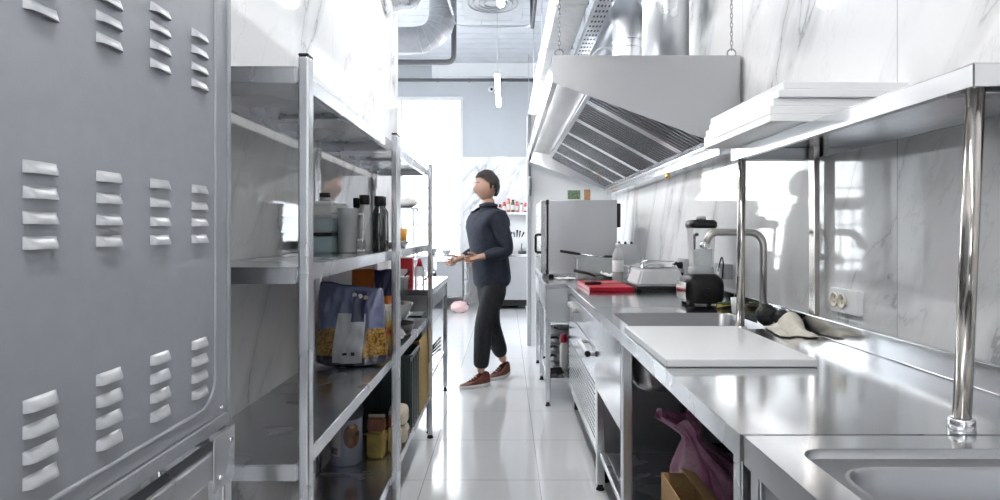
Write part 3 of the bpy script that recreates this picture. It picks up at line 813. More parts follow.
# ------------------------------------------------------------------ extraction hood
HD0, HD1 = 3.04, 6.45; HX0, HX1 = .233, 1.188; HT = 2.19; HF = 2.055; HBK = 1.70
hd = thing('extraction_hood', 'long stainless extraction hood hung over the cooking line', 'hood', (.7, 4.7, HBK), world=True)
end = [(HX0, HT), (HX0, HF), (HX1, HBK), (HX1, HT)]
for y in (HD0, HD1-.004): obj('end_panel', MB().prism(end, 'y', y, y+.004), STH, hd)
m = MB().box(HX0, HX0+.004, HD0+.004, HD1-.004, HF, HT, .001); m.box(HX0, HX0+.03, HD0+.004, HD1-.004, HF-.004, HF, .001); obj('front_panel', m, STT, hd)
m = MB().box(HX0+.004, HX1, HD0+.004, HD1-.004, HT-.004, HT); obj('top_panel', m, STH, hd)
m = MB().box(HX1-.004, HX1, HD0+.004, HD1-.004, HBK, HT-.004); obj('back_panel', m, STH, hd)
m = MB().box(1.08, HX1-.004, HD0+.004, HD1-.004, HBK-.012, HBK-.008).box(1.08, 1.084, HD0+.004, HD1-.004, HBK-.008, HBK+.045).box(1.05,1.08,HD0+.004,HD1-.004,HBK+.035,HBK+.045,.002); gt = obj('grease_gutter', m, STT, hd)
obj('drain_plug', MB().cyl((1.09,4.05,HBK-.012),(1.09,4.05,HBK-.05),.016,.012,14), simple('brass',(.55,.33,.10),.3,metal=1), gt)
ls = obj('fill_strip', MB().tube([(.2515, HD0+.25, 2.113), (.2515, HD1-.25, 2.113)], .011, 12), LED_FILL, hd)  # fill light added out of sight in the hood to brighten the wall
obj('fill_strip_holder', MB().box(HX0+.004, .2405, HD0+.24, HD1-.24, 2.106, 2.120), WHITEPL, ls)
# sloping filter bank from front-top to gutter
FX0, FZ0, FX1, FZ1 = .47, 2.10, 1.085, 1.765
m = MB().prism([(HX0+.004, 2.165),(FX0, 2.125),(FX0, 2.121),(HX0+.004, 2.161)], 'y', HD0+.004, HD1-.004); obj('baffle_shelf', m, STH, hd)
u = Vector((FX1-FX0, 0, FZ1-FZ0)); L = u.length; u.normalize(); nn = Vector((-u.z, 0, u.x))
Rm = Matrix(((u.x, 0, nn.x, 0), (0, 1, 0, 0), (u.z, 0, nn.z, 0), (0, 0, 0, 1)))
nf = 6; fw = (HD1-HD0-.02)/nf
for k in range(nf):
    y0 = HD0+.01+k*fw
    T = Matrix.Translation((FX0, y0, FZ0)) @ Rm
    f = MB(); 
    def add(*a): f._merge(MB().box(*a, .002).bm, T)
    add(0, L, 0, .045, -.012, .012); add(0, L, fw-.045, fw-.002, -.012, .012); add(0, .03, .045, fw-.045, -.012, .012); add(L-.03, L, .045, fw-.045, -.012, .012)
    fr = obj('filter', f, STT, hd)
    s = MB(); n = 8
    for i in range(n):
        y = .05+(fw-.1)*(i+.5)/n
        s._merge(MB().box(.03, L-.03, y-.017, y+.017, -.006, -.003, .0008).bm, T)
        s._merge(MB().box(.03, L-.03, y+.010, y+.042 if i < n-1 else y+.025, .006, .009).bm, T)
        s._merge(MB().box(.03, L-.03, y-.0185, y-.0165, -.012, .004).bm, T)
    obj('baffle_slats', s, STT, fr)
CHAINM = steel('dull chain steel', (.30,.305,.32), .3, .4)
def chain(x, y, z0, z1, lab):
    c = thing('hanging_chain', lab, 'chain', (x, y, z0), world=True)
    obj('hook_ring', MB().torus((x,y,z0+.026),.022,.004,'y',24,8), CHAINM, c)
    m = MB(); z = z0+.056; k = 0
    while z < z1-.02:
        pts = []
        for i in range(10):
            a = 2*PI*i/10
            d = .0065*math.cos(a); e = .0155*math.sin(a)
            pts.append((x+d, y, z+e) if k % 2 else (x, y+d, z+e))
        m.tube(pts, .0022, 5, closed=True); z += .0235; k += 1
    m.cyl((x,y,z1-.03),(x,y,z1-.001),.006,.012,10)
    obj('links', m, CHAINM, c)
chain(.275, 3.10, HT+.001, CZ, 'thin chain hanging at the aisle corner of the hood')
chain(1.165, 3.10, HT+.001, CZ, 'thin chain hanging at the wall corner of the hood')

# ------------------------------------------------------------------ ducts and services
def vduct(x, y, r, z0, ztop, rb, lab, bend):
    d = thing('exhaust_duct', lab, 'duct', (x, y, z0), world=True)
    pts = fillet([(x,y,z0),(x,y,ztop),bend],rb,14)
    obj('pipe', MB().tube(pts, r, 48), GALV, d)
    m = MB()
    for z in (z0+.006, z0+.50, ztop-rb-.02):
        m.torus((x,y,z), r+.001, .005, 'z', 48, 8)
    obj('seam_ring', m, STT, d)
vduct(.968, 3.64, .138, HT+.001, 3.05, .25, 'larger galvanized duct rising from the hood, nearest the wall', (1.0, 3.64, CZ))
vduct(.945, 4.62, .122, HT+.001, 3.05, .28, 'narrower galvanized duct rising from the hood behind the larger one', (.95, 6.4, 3.10))
wd = thing('insulated_duct', 'white wrapped rectangular duct running along the ceiling toward the far wall', 'duct', (.5, 6.0, 3.0), world=True)
m = MB().box(.37, .62, .5, FAR-.21, 3.0, 3.3, .02, 3); obj('wrap', m, simple('white foil wrap',(.86,.86,.87),.45,bumps=.15), wd)
TAPE = simple('white tape',(.80,.80,.82),.4)
for k in range(9): obj('strap', MB().box(.366, .624, 1.2+k*1.1, 1.25+k*1.1, 2.996, 3.304, .004), TAPE, wd)
m = MB()
for k in range(6):
    y = 1.0+k*1.8
    m.cyl((.38,y,3.30),(.38,y,CZ-.013),.005,.005,8).cyl((.61,y,3.30),(.61,y,CZ-.013),.005,.005,8)
obj('hanger_rod', m, GALV, wd)
ct = thing('cable_tray', 'perforated metal cable tray along the ceiling beside the white duct', 'cable tray', (.72,6.0,2.95), world=True)
m = MB()
for k in range(66):
    y = 3.0+k*.11; m.box(.66, .78, y, y+.055, 2.95, 2.954)
for j in range(5): m.box(.66+j*.0275, .67+j*.0275, 3.0, 10.2, 2.9505, 2.9545)
m.box(.657, .660, 3.0, 10.2, 2.95, 3.0).box(.780, .783, 3.0, 10.2, 2.95, 3.0)
obj('tray', m, GALV, ct)
m = MB()
for j in range(4): m.tube([(.68+j*.027, 3.0+.3*i, 2.966+.004*math.sin(i*1.3+j)) for i in range(24)], .011, 8)
obj('cables', m, DARKPIPE, ct)
m = MB()
for k in range(5): m.cyl((.657,3.4+k*1.6,2.99),(.657,3.4+k*1.6,CZ-.013),.005,.005,8).cyl((.783,3.4+k*1.6,2.99),(.783,3.4+k*1.6,CZ-.013),.005,.005,8)
obj('hanger_rod', m, GALV, ct)
rd = thing('round_duct', 'open ended round duct with a white rim above the hood', 'duct', (.86,5.5,2.79), world=True)
m = MB().tube([(.875,5.3,2.80),(.875,6.3,2.80)], .115, 36, caps=False).tube([(.875,6.3,2.80),(.875,5.302,2.80)], .111, 36, caps=False); obj('pipe', m, GALV, rd)
obj('rim', MB().torus((.875,5.3,2.80), .117, .009, 'y', 40, 8), WHITEPL, rd)
m = MB()
for y in (5.6, 6.1): m.box(.76,.99,y,y+.03,HT+.001,2.685)
obj('saddle', m, GALV, rd)

fd = thing('foil_duct', 'bright foil duct bending out of the left wall near the ceiling', 'duct', (-.75,4.15,3.0), world=True)
P_ = fillet([(LW+.001,4.15,3.0),(-.70,4.15,3.0),(-.70,4.15,CZ-.013)],.13,16)
m = MB(); n = 90
# resample the path and ripple the radius
def resample(P, n):
    d = [0]
    for a, b in zip(P, P[1:]): d.append(d[-1]+(b-a).length)
    out = []; j = 0
    for i in range(n+1):
        t = d[-1]*i/n
        while j < len(P)-2 and d[j+1] < t: j += 1
        out.append(P[j].lerp(P[j+1], (t-d[j])/max(1e-9, d[j+1]-d[j])))
    return out
Q = resample(P_, n)
m.tube(Q, [.182+.006*math.cos(i*1.57) for i in range(n+1)], 40); obj('hose', m, FLEX, fd)
ed = thing('elbow_duct', 'grey round elbow duct turning up to the ceiling left of the lamps', 'duct', (-1.2,7.0,3.5), world=True)
P_ = fillet([(-2.6,7.0,3.52),(-.74,7.0,3.52),(-.74,7.0,CZ-.013)],.58,22)
obj('pipe', MB().tube(P_, .155, 40), simple('grey painted duct',(.36,.375,.40),.5,metal=.4), ed)
m = MB()
for t in range(4, 26, 3):
    p, q = P_[min(t,len(P_)-2)], P_[min(t+1,len(P_)-1)]
    dirn = (q-p).normalized(); m.tube([p-dirn*.006, p+dirn*.006], .1575, 40)
obj('seam_ring', m, simple('duct seam',(.42,.435,.46),.5,metal=.4), ed)
m = MB().tube(fillet([(-2.8,7.25,3.34),(-.63,7.25,3.34),(-.63,7.25,CZ-.013)],.09,8), .032, 20)
tag(obj('refrigerant_pipe', m, DARKPIPE), 'dark lagged pipe bending up to the ceiling beside the elbow duct', 'pipe')
m = MB().tube([(-2.8,FAR-.25,3.93),(1.19,FAR-.25,3.93)], .028, 16)
for k in range(5): m.box(-1.2+k*.55,-1.18+k*.55,FAR-.26,FAR-.20,3.9,3.96)
tag(obj('conduit', m, DARKPIPE), 'long dark horizontal pipe across the far wall above the window', 'pipe')
# hanging cable for the pipe
cs = thing('ceiling_unit', 'square ceiling fan unit with round grille above the nearest lamp', 'ceiling unit', (-.17,7.0,CZ), world=True)
m = MB().box(-.50,.20,6.2,7.3,3.86,CZ-.013,.01); obj('casing', m, simple('pale grey metal',(.52,.54,.57),.5), cs)
m = MB()
for r in (.10,.16,.22,.28): m.torus((-.15,6.75,3.855), r, .010, 'z', 40, 8)
obj('grille', m, GREYPL, cs)
m = MB().tube(fillet([(-.62,6.2,3.80),(-.62,7.34,3.80),(.32,7.34,3.80),(.32,6.2,3.80)],.14,8), .016, 10)
m.cyl((-.60,6.4,3.80),(-.60,6.4,CZ-.013),.008,.008,8).cyl((.32,6.4,3.80),(.32,6.4,CZ-.013),.008,.008,8).cyl((-.3,7.34,3.80),(-.3,7.34,CZ-.013),.008,.008,8)
obj('rail', m, GALV, cs)
obj('louver_bar', MB().box(-.38,.08,7.30,7.33,3.87,3.94,.006), DARKPIPE, cs)
hp = thing('gas_hose', 'thin dark hose looping under the ceiling beside the white duct', 'hose', (.28,6.9,3.8), world=True)
obj('hose_line', MB().tube(fillet([(.30,5.6,CZ-.013),(.30,5.6,3.72),(.30,6.9,3.60),(.30,7.0,3.95),(.30,7.0,CZ-.013)],.15,8),.02,10), DARKPIPE, hp)
def lamp(x, y0, y1, z, lab):
    l = thing('linear_lamp', lab, 'lamp', (x, y0, z), world=True, group='linear lamps hung along the aisle')
    obj('housing', MB().box(x-.03,x+.03,y0,y1,z+.012,z+.05,.004), WHITEPL, l)
    obj('diffuser', MB().tube([(x,y0+.005,z),(x,y1-.005,z)], .028, 16), LED, l)
    for y in (y0+.2, y1-.2): obj('wire', MB().cyl((x,y,z+.05),(x,y,CZ if not (6.2 < y < 7.3) else 3.858),.002,.002,6), GALV, l)
lamp(-.10, 6.7, 8.3, 3.04, 'bright linear lamp hanging over the far end of the aisle')
lamp(-.04, 3.0, 4.6, 3.04, 'bright linear lamp hanging over the middle of the aisle')
lamp(-.04, -.4, 1.2, 3.04, 'added linear fill lamp, out of view over the near end of the aisle')  # light source added outside the camera view
lamp(-.04, -2.2, -.9, 3.04, 'added linear fill lamp, out of view behind the oven at the near end')  # extra light added behind the camera, unseen
cm = thing('security_camera', 'small white dome on the far wall beside the far lamp', 'camera', (-.26,FAR-.21,3.80), world=True)
obj('bracket', MB().box(-.30,-.22,FAR-.21,FAR+.0005,3.79,3.83,.004), WHITEPL, cm)
obj('dome', MB().sphere((-.26,FAR-.25,3.77),.055,.05,.05,20,12), WHITEPL, cm)
obj('lens', MB().cyl((-.25,FAR-.30,3.76),(-.25,FAR-.285,3.76),.02,.024,14), BLACKPL, cm)

# ------------------------------------------------------------------ far end
ft = thing('far_cabinet', 'closed stainless cabinet against the far tiled wall behind the person', 'cabinet', (0,10.3,0), world=True)
m = MB().box(-.38,.40,9.9,FAR-.014,.87,.92,.004); obj('worktop', m, STT, ft)
m = MB().box(-.36,.38,9.93,FAR-.02,.16,.87,.004); obj('body', m, STH, ft)
m = MB().box(-.35,.005,9.92,9.93,.26,.85,.003); obj('door', m, STH, ft)
m = MB().box(.015,.37,9.92,9.93,.26,.85,.003); obj('door', m, STH, ft)
m = MB().box(-.36,.38,9.94,FAR-.05,.06,.16); obj('plinth', m, BLACKM, ft)
for x in (-.35,.33): obj('leg', MB().box(x,x+.035,9.95,9.985,0,.06), ST, ft)
ws = thing('wall_shelf', 'steel wall shelf of red jars on the far tiled wall', 'shelf', (.1,10.5,1.62), world=True)
m = MB().box(-.38,.40,10.35,FAR-.013,1.605,1.625,.002).box(-.38,.40,10.35,10.353,1.585,1.605); obj('shelf_board', m, STT, ws)
for x in (-.30,.32): obj('bracket', MB().prism([(10.40,1.604),(FAR-.013,1.604),(FAR-.013,1.45)],'x',x,x+.004), STT, ws)
jc = [(.30,.03,.02),(.55,.06,.05),(.22,.03,.03),(.40,.03,.03),(.62,.12,.06),(.75,.20,.10),(.10,.12,.06),(.70,.15,.12),(.80,.78,.74),(.55,.05,.05)]
jl = ['small dark red jar at the left end of the far wall shelf','red lidded jar second from left on the far wall shelf','dark jar with pale label on the far wall shelf','maroon jar near the middle of the far wall shelf','orange red jar left of the tall bottle on the far shelf','tall bright red bottle on the far wall shelf','dark green bottle beside the tall red one on the far shelf','coral red jar right of the green bottle on the far shelf','pale jar second from the right end of the far wall shelf','red topped jar at the right end of the far wall shelf']
for k in range(10):
    x = -.33+.075*k; h = (.14,.15,.13,.14,.18,.24,.22,.19,.16,.17)[k]
    j = thing('spice_jar', jl[k], 'jar', (x,10.47,1.6255), group='jars on the far wall shelf')
    obj('body', MB().lathe([(0,0),(.028,0),(.03,.01),(.03,h*.72),(.02,h*.86),(.02,h*.87),(0,h*.87)],seg=16), simple('jar body %d'%k, jc[k],.25), j)
    obj('lid', MB().cyl((0,0,h*.87),(0,0,h),.022,.022,14), REDM if k in (1,4,5,7,9) else BLACKPL, j)
    obj('paper_label', MB().lathe([(.0306,h*.18),(.0306,h*.58)],seg=16), simple('jar label %d'%k,(.75,.72,.70),.5), j)
for k, (x, w, lab) in enumerate(((-.24,.10,'white bin with tools at the left on the far cabinet'),(.0,.08,'middle white bin on the far cabinet'),(.21,.10,'right white bin with dark utensils on the far cabinet'))):
    bn = thing('utensil_bin', lab, 'bin', (x,10.42,.9205), group='white bins on the far cabinet')
    t = frus(.0,.27,w*.85,.09,w,.11,.006); obj('tub', t, WHITEPL, bn)
    for q in range(4):
        a = -.06+.04*q
        obj('utensil', MB().tube([(a,0,.265),(a*1.3+.01,.02,.33+.02*((q*7)%3)),(a*1.5+.015,.02,.36+.02*((q*5)%3))],[.006,.012,.016],8), BLACKM, bn)
for (x, r, h, lab) in ((.02,.09,.07,'dark shallow pan on the far cabinet'),(.27,.07,.05,'small dark pan at the right end of the far cabinet')):
    p = thing('saucepan', lab, 'pan', (x,10.03,.9205))
    obj('pan_body', MB().lathe([(0,.0),(r*.9,0),(r,.01),(r,h),(r*.97,h),(r*.96,.012),(0,.01)],seg=24), simple('dark enamel',(.07,.075,.08),.35,metal=.4), p)
    obj('handle', MB().tube([(0,r,h*.8),(-.01,r+.06,h+.03),(-.0,r+.11,h+.12)],[.006,.008,.008],8), BLACKPL, p)
hp_ = thing('hanging_pan', 'grey pan hanging edge-on at the corner of the white partition', 'pan', (.262,6.765,1.80), world=True)
obj('pan_disc', MB().tube([(.262,6.62,1.80),(.262,6.62,1.80)],.1,4) if False else MB().lathe([(0,0),(.10,0),(.115,.03),(.112,.03),(.097,.004),(0,.004)],(0,0,0),36), simple('pan grey',(.14,.145,.15),.4,metal=.5), hp_)
pd = hp_.children[0]; pd.rotation_euler = (0,PI/2,0)
for v in pd.data.vertices: v.co += Vector((.262,6.765,1.80)) 
pd.location = (-.012,-.10,.0)
obj('handle', MB().tube([(.268,6.765-.1,1.90),(.266,6.70,2.02),(.262,6.755,2.06)],[.008,.008,.005],8), BLACKPL, hp_)
obj('hook', MB().tube(fillet([(.262,6.779,2.10),(.262,6.75,2.10),(.262,6.75,2.05)],.01),.004,8), CHROME, hp_)
nt_ = thing('notice', 'small green and white notice on the partition above the box oven', 'notice', (.77,6.8,1.70), world=True)
obj('sheet', MB().box(.70,.84,6.795,6.7985,1.66,1.76), simple('green print',(.16,.24,.14),.6,var=.6,vscale=60), nt_)
obj('border', MB().box(.69,.85,6.7985,6.801,1.65,1.77), WHITEPL, nt_)
n2 = thing('notice', 'orange brown notice on the partition right of the green one', 'notice', (.93,6.8,1.68), world=True)
obj('sheet', MB().box(.885,.955,6.795,6.801,1.60,1.77), simple('orange print',(.50,.28,.14),.6,var=.4,vscale=60), n2)

# far left: steel counters under the window
fc = thing('window_counter', 'bright stainless counter under the far window', 'counter', (-1.7,10.2,0), world=True)
m = MB().box(-2.9,-.62,9.85,10.58,.86,.90,.004); obj('worktop', m, STT, fc)
for x in (-2.85,-1.75,-.69):
    for y in (9.88,10.5): leg_at(fc, x, y, .86)
m = MB().box(-2.8,-.64,9.92,10.52,.20,.22,.002); obj('under_shelf', m, ST, fc)
m = MB().box(-1.65,-1.2,9.87,10.5,.25,.855,.004); obj('cabinet_body', m, STH, fc)
m = MB().box(-1.15,-.72,9.9,10.5,.225,.80,.004); obj('drawer_body', m, STH, fc)
for (x, r, lab) in ((-1.25,.12,'steel bowl at the left on the bright window counter'),(-1.0,.09,'smaller steel bowl at the right on the window counter')):
    b_ = obj('mixing_bowl', MB().lathe([(0,0),(r*.5,0),(r*.85,r*.5),(r,r*.9),(r*1.04,r*.9),(r*.95,r*.9),(r*.8,r*.5),(r*.45,.004),(0,.004)],seg=30), CHROME); b_.location = (x,10.1,.9005)
    tag(b_, lab, 'bowl')
pk = obj('pink_sack', MB().sphere((0,0,.09),.14,.12,.09,30,20,lambda p: p*(1+.15*mnoise.noise(p*3))), simple('pale pink sack',(.72,.50,.50),.7)); pk.location = (-.74,9.55,.004)
tag(pk, 'pale pink sack on the floor in front of the far counter', 'sack')
ps = thing('package_stand', 'slim white metal stand holding a white package, beyond the racks', 'stand', (-1.05,6.1,0), world=True)
for x in (-1.20,-.93):
    for y in (5.95,6.2): obj('post', MB().box(x,x+.02,y,y+.02,0,1.53,.003), GALV, ps)
for z in (.5,1.0,1.515): obj('shelf', MB().box(-1.21,-.90,5.94,6.23,z,z+.015,.003), GALV, ps)
pg = obj('paper_package', MB().sphere((0,0,.05),.16,.11,.05,32,16,lambda p: Vector((math.copysign(abs(p.x)**.5,p.x),math.copysign(abs(p.y)**.6,p.y),p.z*(1+.25*mnoise.noise(p*3))))), simple('off white paper',(.78,.76,.72),.7)); pg.location = (-1.06,6.08,1.538)
tag(pg, 'white paper package lying on the slim stand beyond the racks', 'package')

# left prep table beyond the racks
pt = thing('prep_table', 'stainless prep table in the aisle just past the racks', 'table', (-.65,4.4,0), world=True)
m = MB().box(-.83,-.474,3.83,4.93,.885,.925,.004); obj('worktop', m, STT, pt)
m = MB().box(-.81,-.49,3.87,4.87,.78,.885,.003); obj('apron', m, STH, pt)
for x in (-.82,-.512):
    for y in (3.85,4.87): leg_at(pt, x, y, .885, .034)
m = MB().box(-.80,-.50,3.89,4.86,.30,.325,.003); obj('under_shelf', m, ST, pt)
# ------------------------------------------------------------------ goods on the racks
z2, z3, z4 = 1.2155, .752, .2505
def boxy(name, lab, cat, x0, x1, y0, y1, z0, z1, mat, **k):
    pass
# upper middle shelf, first rack
def tub(x0, x1, y0, y1, z0, z1, mat, lid, lab, lidh=.014):
    t = thing('storage_box', lab, 'box', ((x0+x1)/2,(y0+y1)/2,z0), group='storage boxes stacked on the bottle shelf')
    hx, hy, h = (x1-x0)/2, (y1-y0)/2, z1-z0
    obj('tub', frus(0, h-lidh, hx*.93, hy*.93, hx*.97, hy*.97, .006), mat, t)
    obj('lid', MB().box(-hx,hx,-hy,hy,h-lidh,h,.004), lid, t)
tub(-.775,-.650,2.24,2.45,z2,z2+.079,simple('teal grey plastic',(.30,.40,.42),.2,coat=.3),BLACKPL,'lowest teal box of the stack on the bottle shelf')
tub(-.775,-.650,2.24,2.45,z2+.0795,z2+.146,simple('pale teal plastic',(.42,.50,.52),.2,coat=.3),GREYPL,'middle teal box of the stack on the bottle shelf')
tub(-.775,-.650,2.235,2.455,z2+.1465,z2+.196,simple('off white plastic',(.70,.70,.69),.35),WHITEPL,'white topmost box of the stack on the bottle shelf')
for (x, y, h, lab) in ((-.70,2.32,.035,'small black lidded jar at the right on the white storage box'),(-.765,2.30,.022,'flat black lidded tin at the left on the white storage box')):
    j = thing('small_jar', lab, 'jar', (x,y,z2+.1965))
    obj('body', MB().lathe([(0,0),(.018,0),(.02,.003),(.02,h*.5),(0,h*.5)],seg=18), GREYPL, j)
    obj('lid', MB().cyl((0,0,h*.5),(0,0,h),.0205,.0205,18), BLACKPL, j)
pi = thing('pitcher', 'clear plastic measuring pitcher beside the stacked storage boxes', 'pitcher', (-.612,2.32,z2))
obj('jug', MB().lathe([(0,.003),(.032,.0),(.035,.004),(.040,.17),(.042,.172),(.038,.17),(.033,.006),(0,.005)],seg=28), PLAS, pi)
obj('handle', MB().tube(fillet([(.038,.0,.15),(.062,0,.15),(.058,0,.05),(.035,0,.05)],.02),.005,8), PLAS, pi)
def bottle(x, y, r, h, mat, cap, lab, neck=.5, label=None):
    b = thing('bottle', lab, 'bottle', (x,y,z2))
    obj('body', MB().lathe([(0,0),(r*.92,0),(r,.006),(r,h*.68),(r*.9,h*.73),(r*neck,h*.80),(r*neck,h*.84),(0,h*.84)],seg=28), mat, b)
    obj('cap', MB().lathe([(0,h),(r*neck*1.05,h),(r*neck*1.15,h*.99),(r*neck*1.15,h*.83),(0,h*.83)],seg=24), cap, b)
    if label: obj('paper_label', MB().lathe([(r+.0006,h*.12),(r+.0006,h*.55)],seg=28), label, b)
BG = simple('dark bottle',(.018,.022,.02),.12,coat=.5)
bottle(-.622,2.50,.024,.222,BG,BLACKPL,'dark bottle just right of the storage boxes',.55,simple('brown label',(.10,.07,.05),.5,var=.5,vscale=60))
bottle(-.580,2.46,.030,.232,simple('grey bottle plastic',(.40,.41,.42),.4),BLACKPL,'grey bottle with black cap on the upper middle shelf',.6,simple('pale grey label',(.46,.47,.48),.5))
bottle(-.515,2.44,.029,.226,BG,BLACKPL,'black bottle beside the grey one at the shelf front',.6)
bottle(-.520,2.512,.029,.228,BG,BLACKPL,'rear black bottle at the shelf front near the second rack post',.55)
gj = thing('glass_cup', 'small clear cup lying at the foot of the grey bottle', 'cup', (-.60,2.405,z2+.026))
obj('cup_body', MB().tube([(-.03,0,0),(.03,0,0)],[.022,.026],24,caps=False).torus((.03,0,0),.026,.002,'x',24,6), GLASS, gj)
sb = obj('spice_bag', MB().sphere((0,0,.055),.028,.03,.055,24,18,lambda p: p*(1+.2*mnoise.noise(p*4))), simple('brown spice bag',(.16,.11,.08),.3,var=.6,vscale=50)); sb.location = (-.70,2.52,z2+.001)
tag(sb, 'brown spice bag behind the stacked storage boxes', 'bag')

# ---- pouches on the middle shelf
def pouch(u, v, W, H, T, seed, slant=.0):
    """u across, v up, returns front surface point (facing -y)"""
    a = 2*u-1; b = v
    th = T*max(0,(1-abs(a)**2.6))**.6*max(0,(1-(max(0,b-.25)/.75)**1.5))**.7*(.62+.38*min(1,b*6))
    w = 1.02+.05*mnoise.noise(Vector((a*1.5,b*2.5,seed)))-.13*b*b-.05*max(0,.15-b)
    wr = .010*mnoise.noise(Vector((a*4,b*5,seed+3)))+.006*mnoise.noise(Vector((a*9,b*10,seed+5)))
    x = a*W/2*w; z = b*H*(1+.02*mnoise.noise(Vector((a*2.2,seed,1)))-.045*(a+.5 if seed < 5 else 0)*b)+.012*a*a*(1-b)**3
    return x, -(th+wr*min(1,th/T*2)), z
def make_pouch(name, W, H, T, seed, mat, par):
    m = MB()
    m.surf(lambda u, v: pouch(u,v,W,H,T,seed), 44, 44)
    def back(u, v):
        x, y, z = pouch(u,v,W,H,T,seed); return (x, -y*.6, z)
    m.surf(back, 44, 44)
    # bottom gusset
    m.surf(lambda u, v: (lambda p: (p[0], p[1]*(1-v)-p[1]*.6*v, p[2]))(pouch(u,0,W,H,T,seed)), 44, 6)
    return obj(name, m, mat, par, merge=True)
pm, nt, b = newmat('pasta pouch film')
tc = N(nt,'ShaderNodeTexCoord'); sep = N(nt,'ShaderNodeSeparateXYZ'); nt.links.new(tc.outputs['Object'], sep.inputs[0])
pas = N(nt,'ShaderNodeTexVoronoi'); pas.inputs['Scale'].default_value = 105; nt.links.new(tc.outputs['Object'], pas.inputs['Vector'])
pcol = ramp(nt, pas.outputs['Distance'], [(.0,(.42,.25,.05)),(.45,(.30,.16,.03)),(.8,(.09,.045,.012))])
wob = math_n(nt,'MULTIPLY',math_n(nt,'SUBTRACT',noise_n(nt,tc.outputs['Object'],14,3),.5),.05)
zz = math_n(nt,'ADD',sep.outputs[2],wob)
side = math_n(nt,'GREATER_THAN',math_n(nt,'ABSOLUTE',math_n(nt,'ADD',math_n(nt,'SUBTRACT',sep.outputs[0],math_n(nt,'MULTIPLY',sep.outputs[2],.10)),wob)),.052)
w1 = math_n(nt,'MULTIPLY',math_n(nt,'MULTIPLY',math_n(nt,'GREATER_THAN',zz,.045),math_n(nt,'LESS_THAN',zz,.155)),side)
film = mixcol(nt, noise_n(nt,tc.outputs['Object'],6,3), (.085,.10,.19), (.16,.18,.30))
film = mixcol(nt, math_n(nt,'LESS_THAN',zz,.055), film, (.025,.028,.05))
nt.links.new(mixcol(nt, w1, film, pcol), b.inputs['Base Color']); b.inputs['Roughness'].default_value = .22; b.inputs['Coat Weight'].default_value = .4
bump(nt,b,noise_n(nt,tc.outputs['Object'],30,3),.25,.006)
pa = thing('pasta_pouch', 'large blue pouch of pasta with a white label on the middle shelf', 'pouch', (-.632,2.455,z3), rz=.0)
W_,H_,T_,S_ = .285,.335,.062,2.0
make_pouch('film', W_,H_,T_,S_,pm,pa)
def patch(u0,u1,v0,v1,off,skew=0,nu=14,nv=18):
    def f(u,v):
        vv = v0+(v1-v0)*v; uu = u0+(u1-u0)*u+skew*(v-.5)
        x,y,z = pouch(uu,vv,W_,H_,T_,S_); return (x,y-off,z)
    return MB().surf(f,nu,nv)
lb = obj('paper_label', patch(.31,.72,.05,.66,.0035,.08), simple('white label',(.46,.475,.50),.4), pa, label='white label')
obj('label_tab', patch(.56,.74,.56,.94,.006,.03), simple('navy strip',(.022,.028,.07),.35), pa, label='navy strip')
obj('label_mark', patch(.43,.49,.155,.185,.006).merge(patch(.55,.60,.15,.195,.006)).merge(patch(.524,.528,.14,.20,.006)), BLACKPL, lb)
for q, u in enumerate((.575,.66,.745)):
    x,y,z = pouch(u,.885-.01*q,W_,H_,T_,S_)
    obj('round_seal', MB().cyl((x,y-.006,z),(x,y-.009,z),.009,.009,18), simple('seal %d'%q,[(.6,.6,.6),(.7,.7,.72),(.5,.42,.36)][q],.4), pa)
obj('label_text', patch(.50,.63,.495,.50,.006,.0).merge(patch(.47,.62,.47,.474,.006)).merge(patch(.49,.60,.45,.454,.006)), simple('grey print',(.40,.41,.43),.5), lb)
po = thing('snack_pouch', 'orange and navy pouch behind the blue pasta pouch', 'pouch', (-.615,2.80,z3), rz=-.15)
om, nt, b = newmat('orange pouch film')
tc = N(nt,'ShaderNodeTexCoord'); sep = N(nt,'ShaderNodeSeparateXYZ'); nt.links.new(tc.outputs['Object'], sep.inputs[0])
nv_ = math_n(nt,'LESS_THAN',math_n(nt,'ADD',math_n(nt,'MULTIPLY',sep.outputs[0],-1.4),sep.outputs[2]),.27)
nv2 = math_n(nt,'GREATER_THAN',math_n(nt,'ADD',math_n(nt,'MULTIPLY',sep.outputs[0],1.2),math_n(nt,'MULTIPLY',sep.outputs[2],.2)),.075)
nt.links.new(mixcol(nt, math_n(nt,'MULTIPLY',nv2,math_n(nt,'GREATER_THAN',sep.outputs[2],.25)), (.68,.20,.02), (.03,.035,.09)), b.inputs['Base Color']); b.inputs['Roughness'].default_value = .3
make_pouch('film',.24,.37,.055,6.0,om,po)
rp = thing('bean_packet', 'small red and yellow packet with white beans behind the rack post', 'packet', (-.545,2.70,z3), rz=.2)
rm, nt, b = newmat('bean packet film')
tc = N(nt,'ShaderNodeTexCoord'); sep = N(nt,'ShaderNodeSeparateXYZ'); nt.links.new(tc.outputs['Object'], sep.inputs[0])
zr = ramp(nt, maprange(nt,sep.outputs[2],0,.22,0,1), [(.0,(.40,.28,.16)),(.3,(.50,.32,.10)),(.45,(.35,.03,.02)),(.6,(.60,.42,.06)),(.8,(.62,.58,.50))])
nt.links.new(zr, b.inputs['Base Color']); b.inputs['Roughness'].default_value = .3
make_pouch('film',.12,.22,.04,9.0,rm,rp)
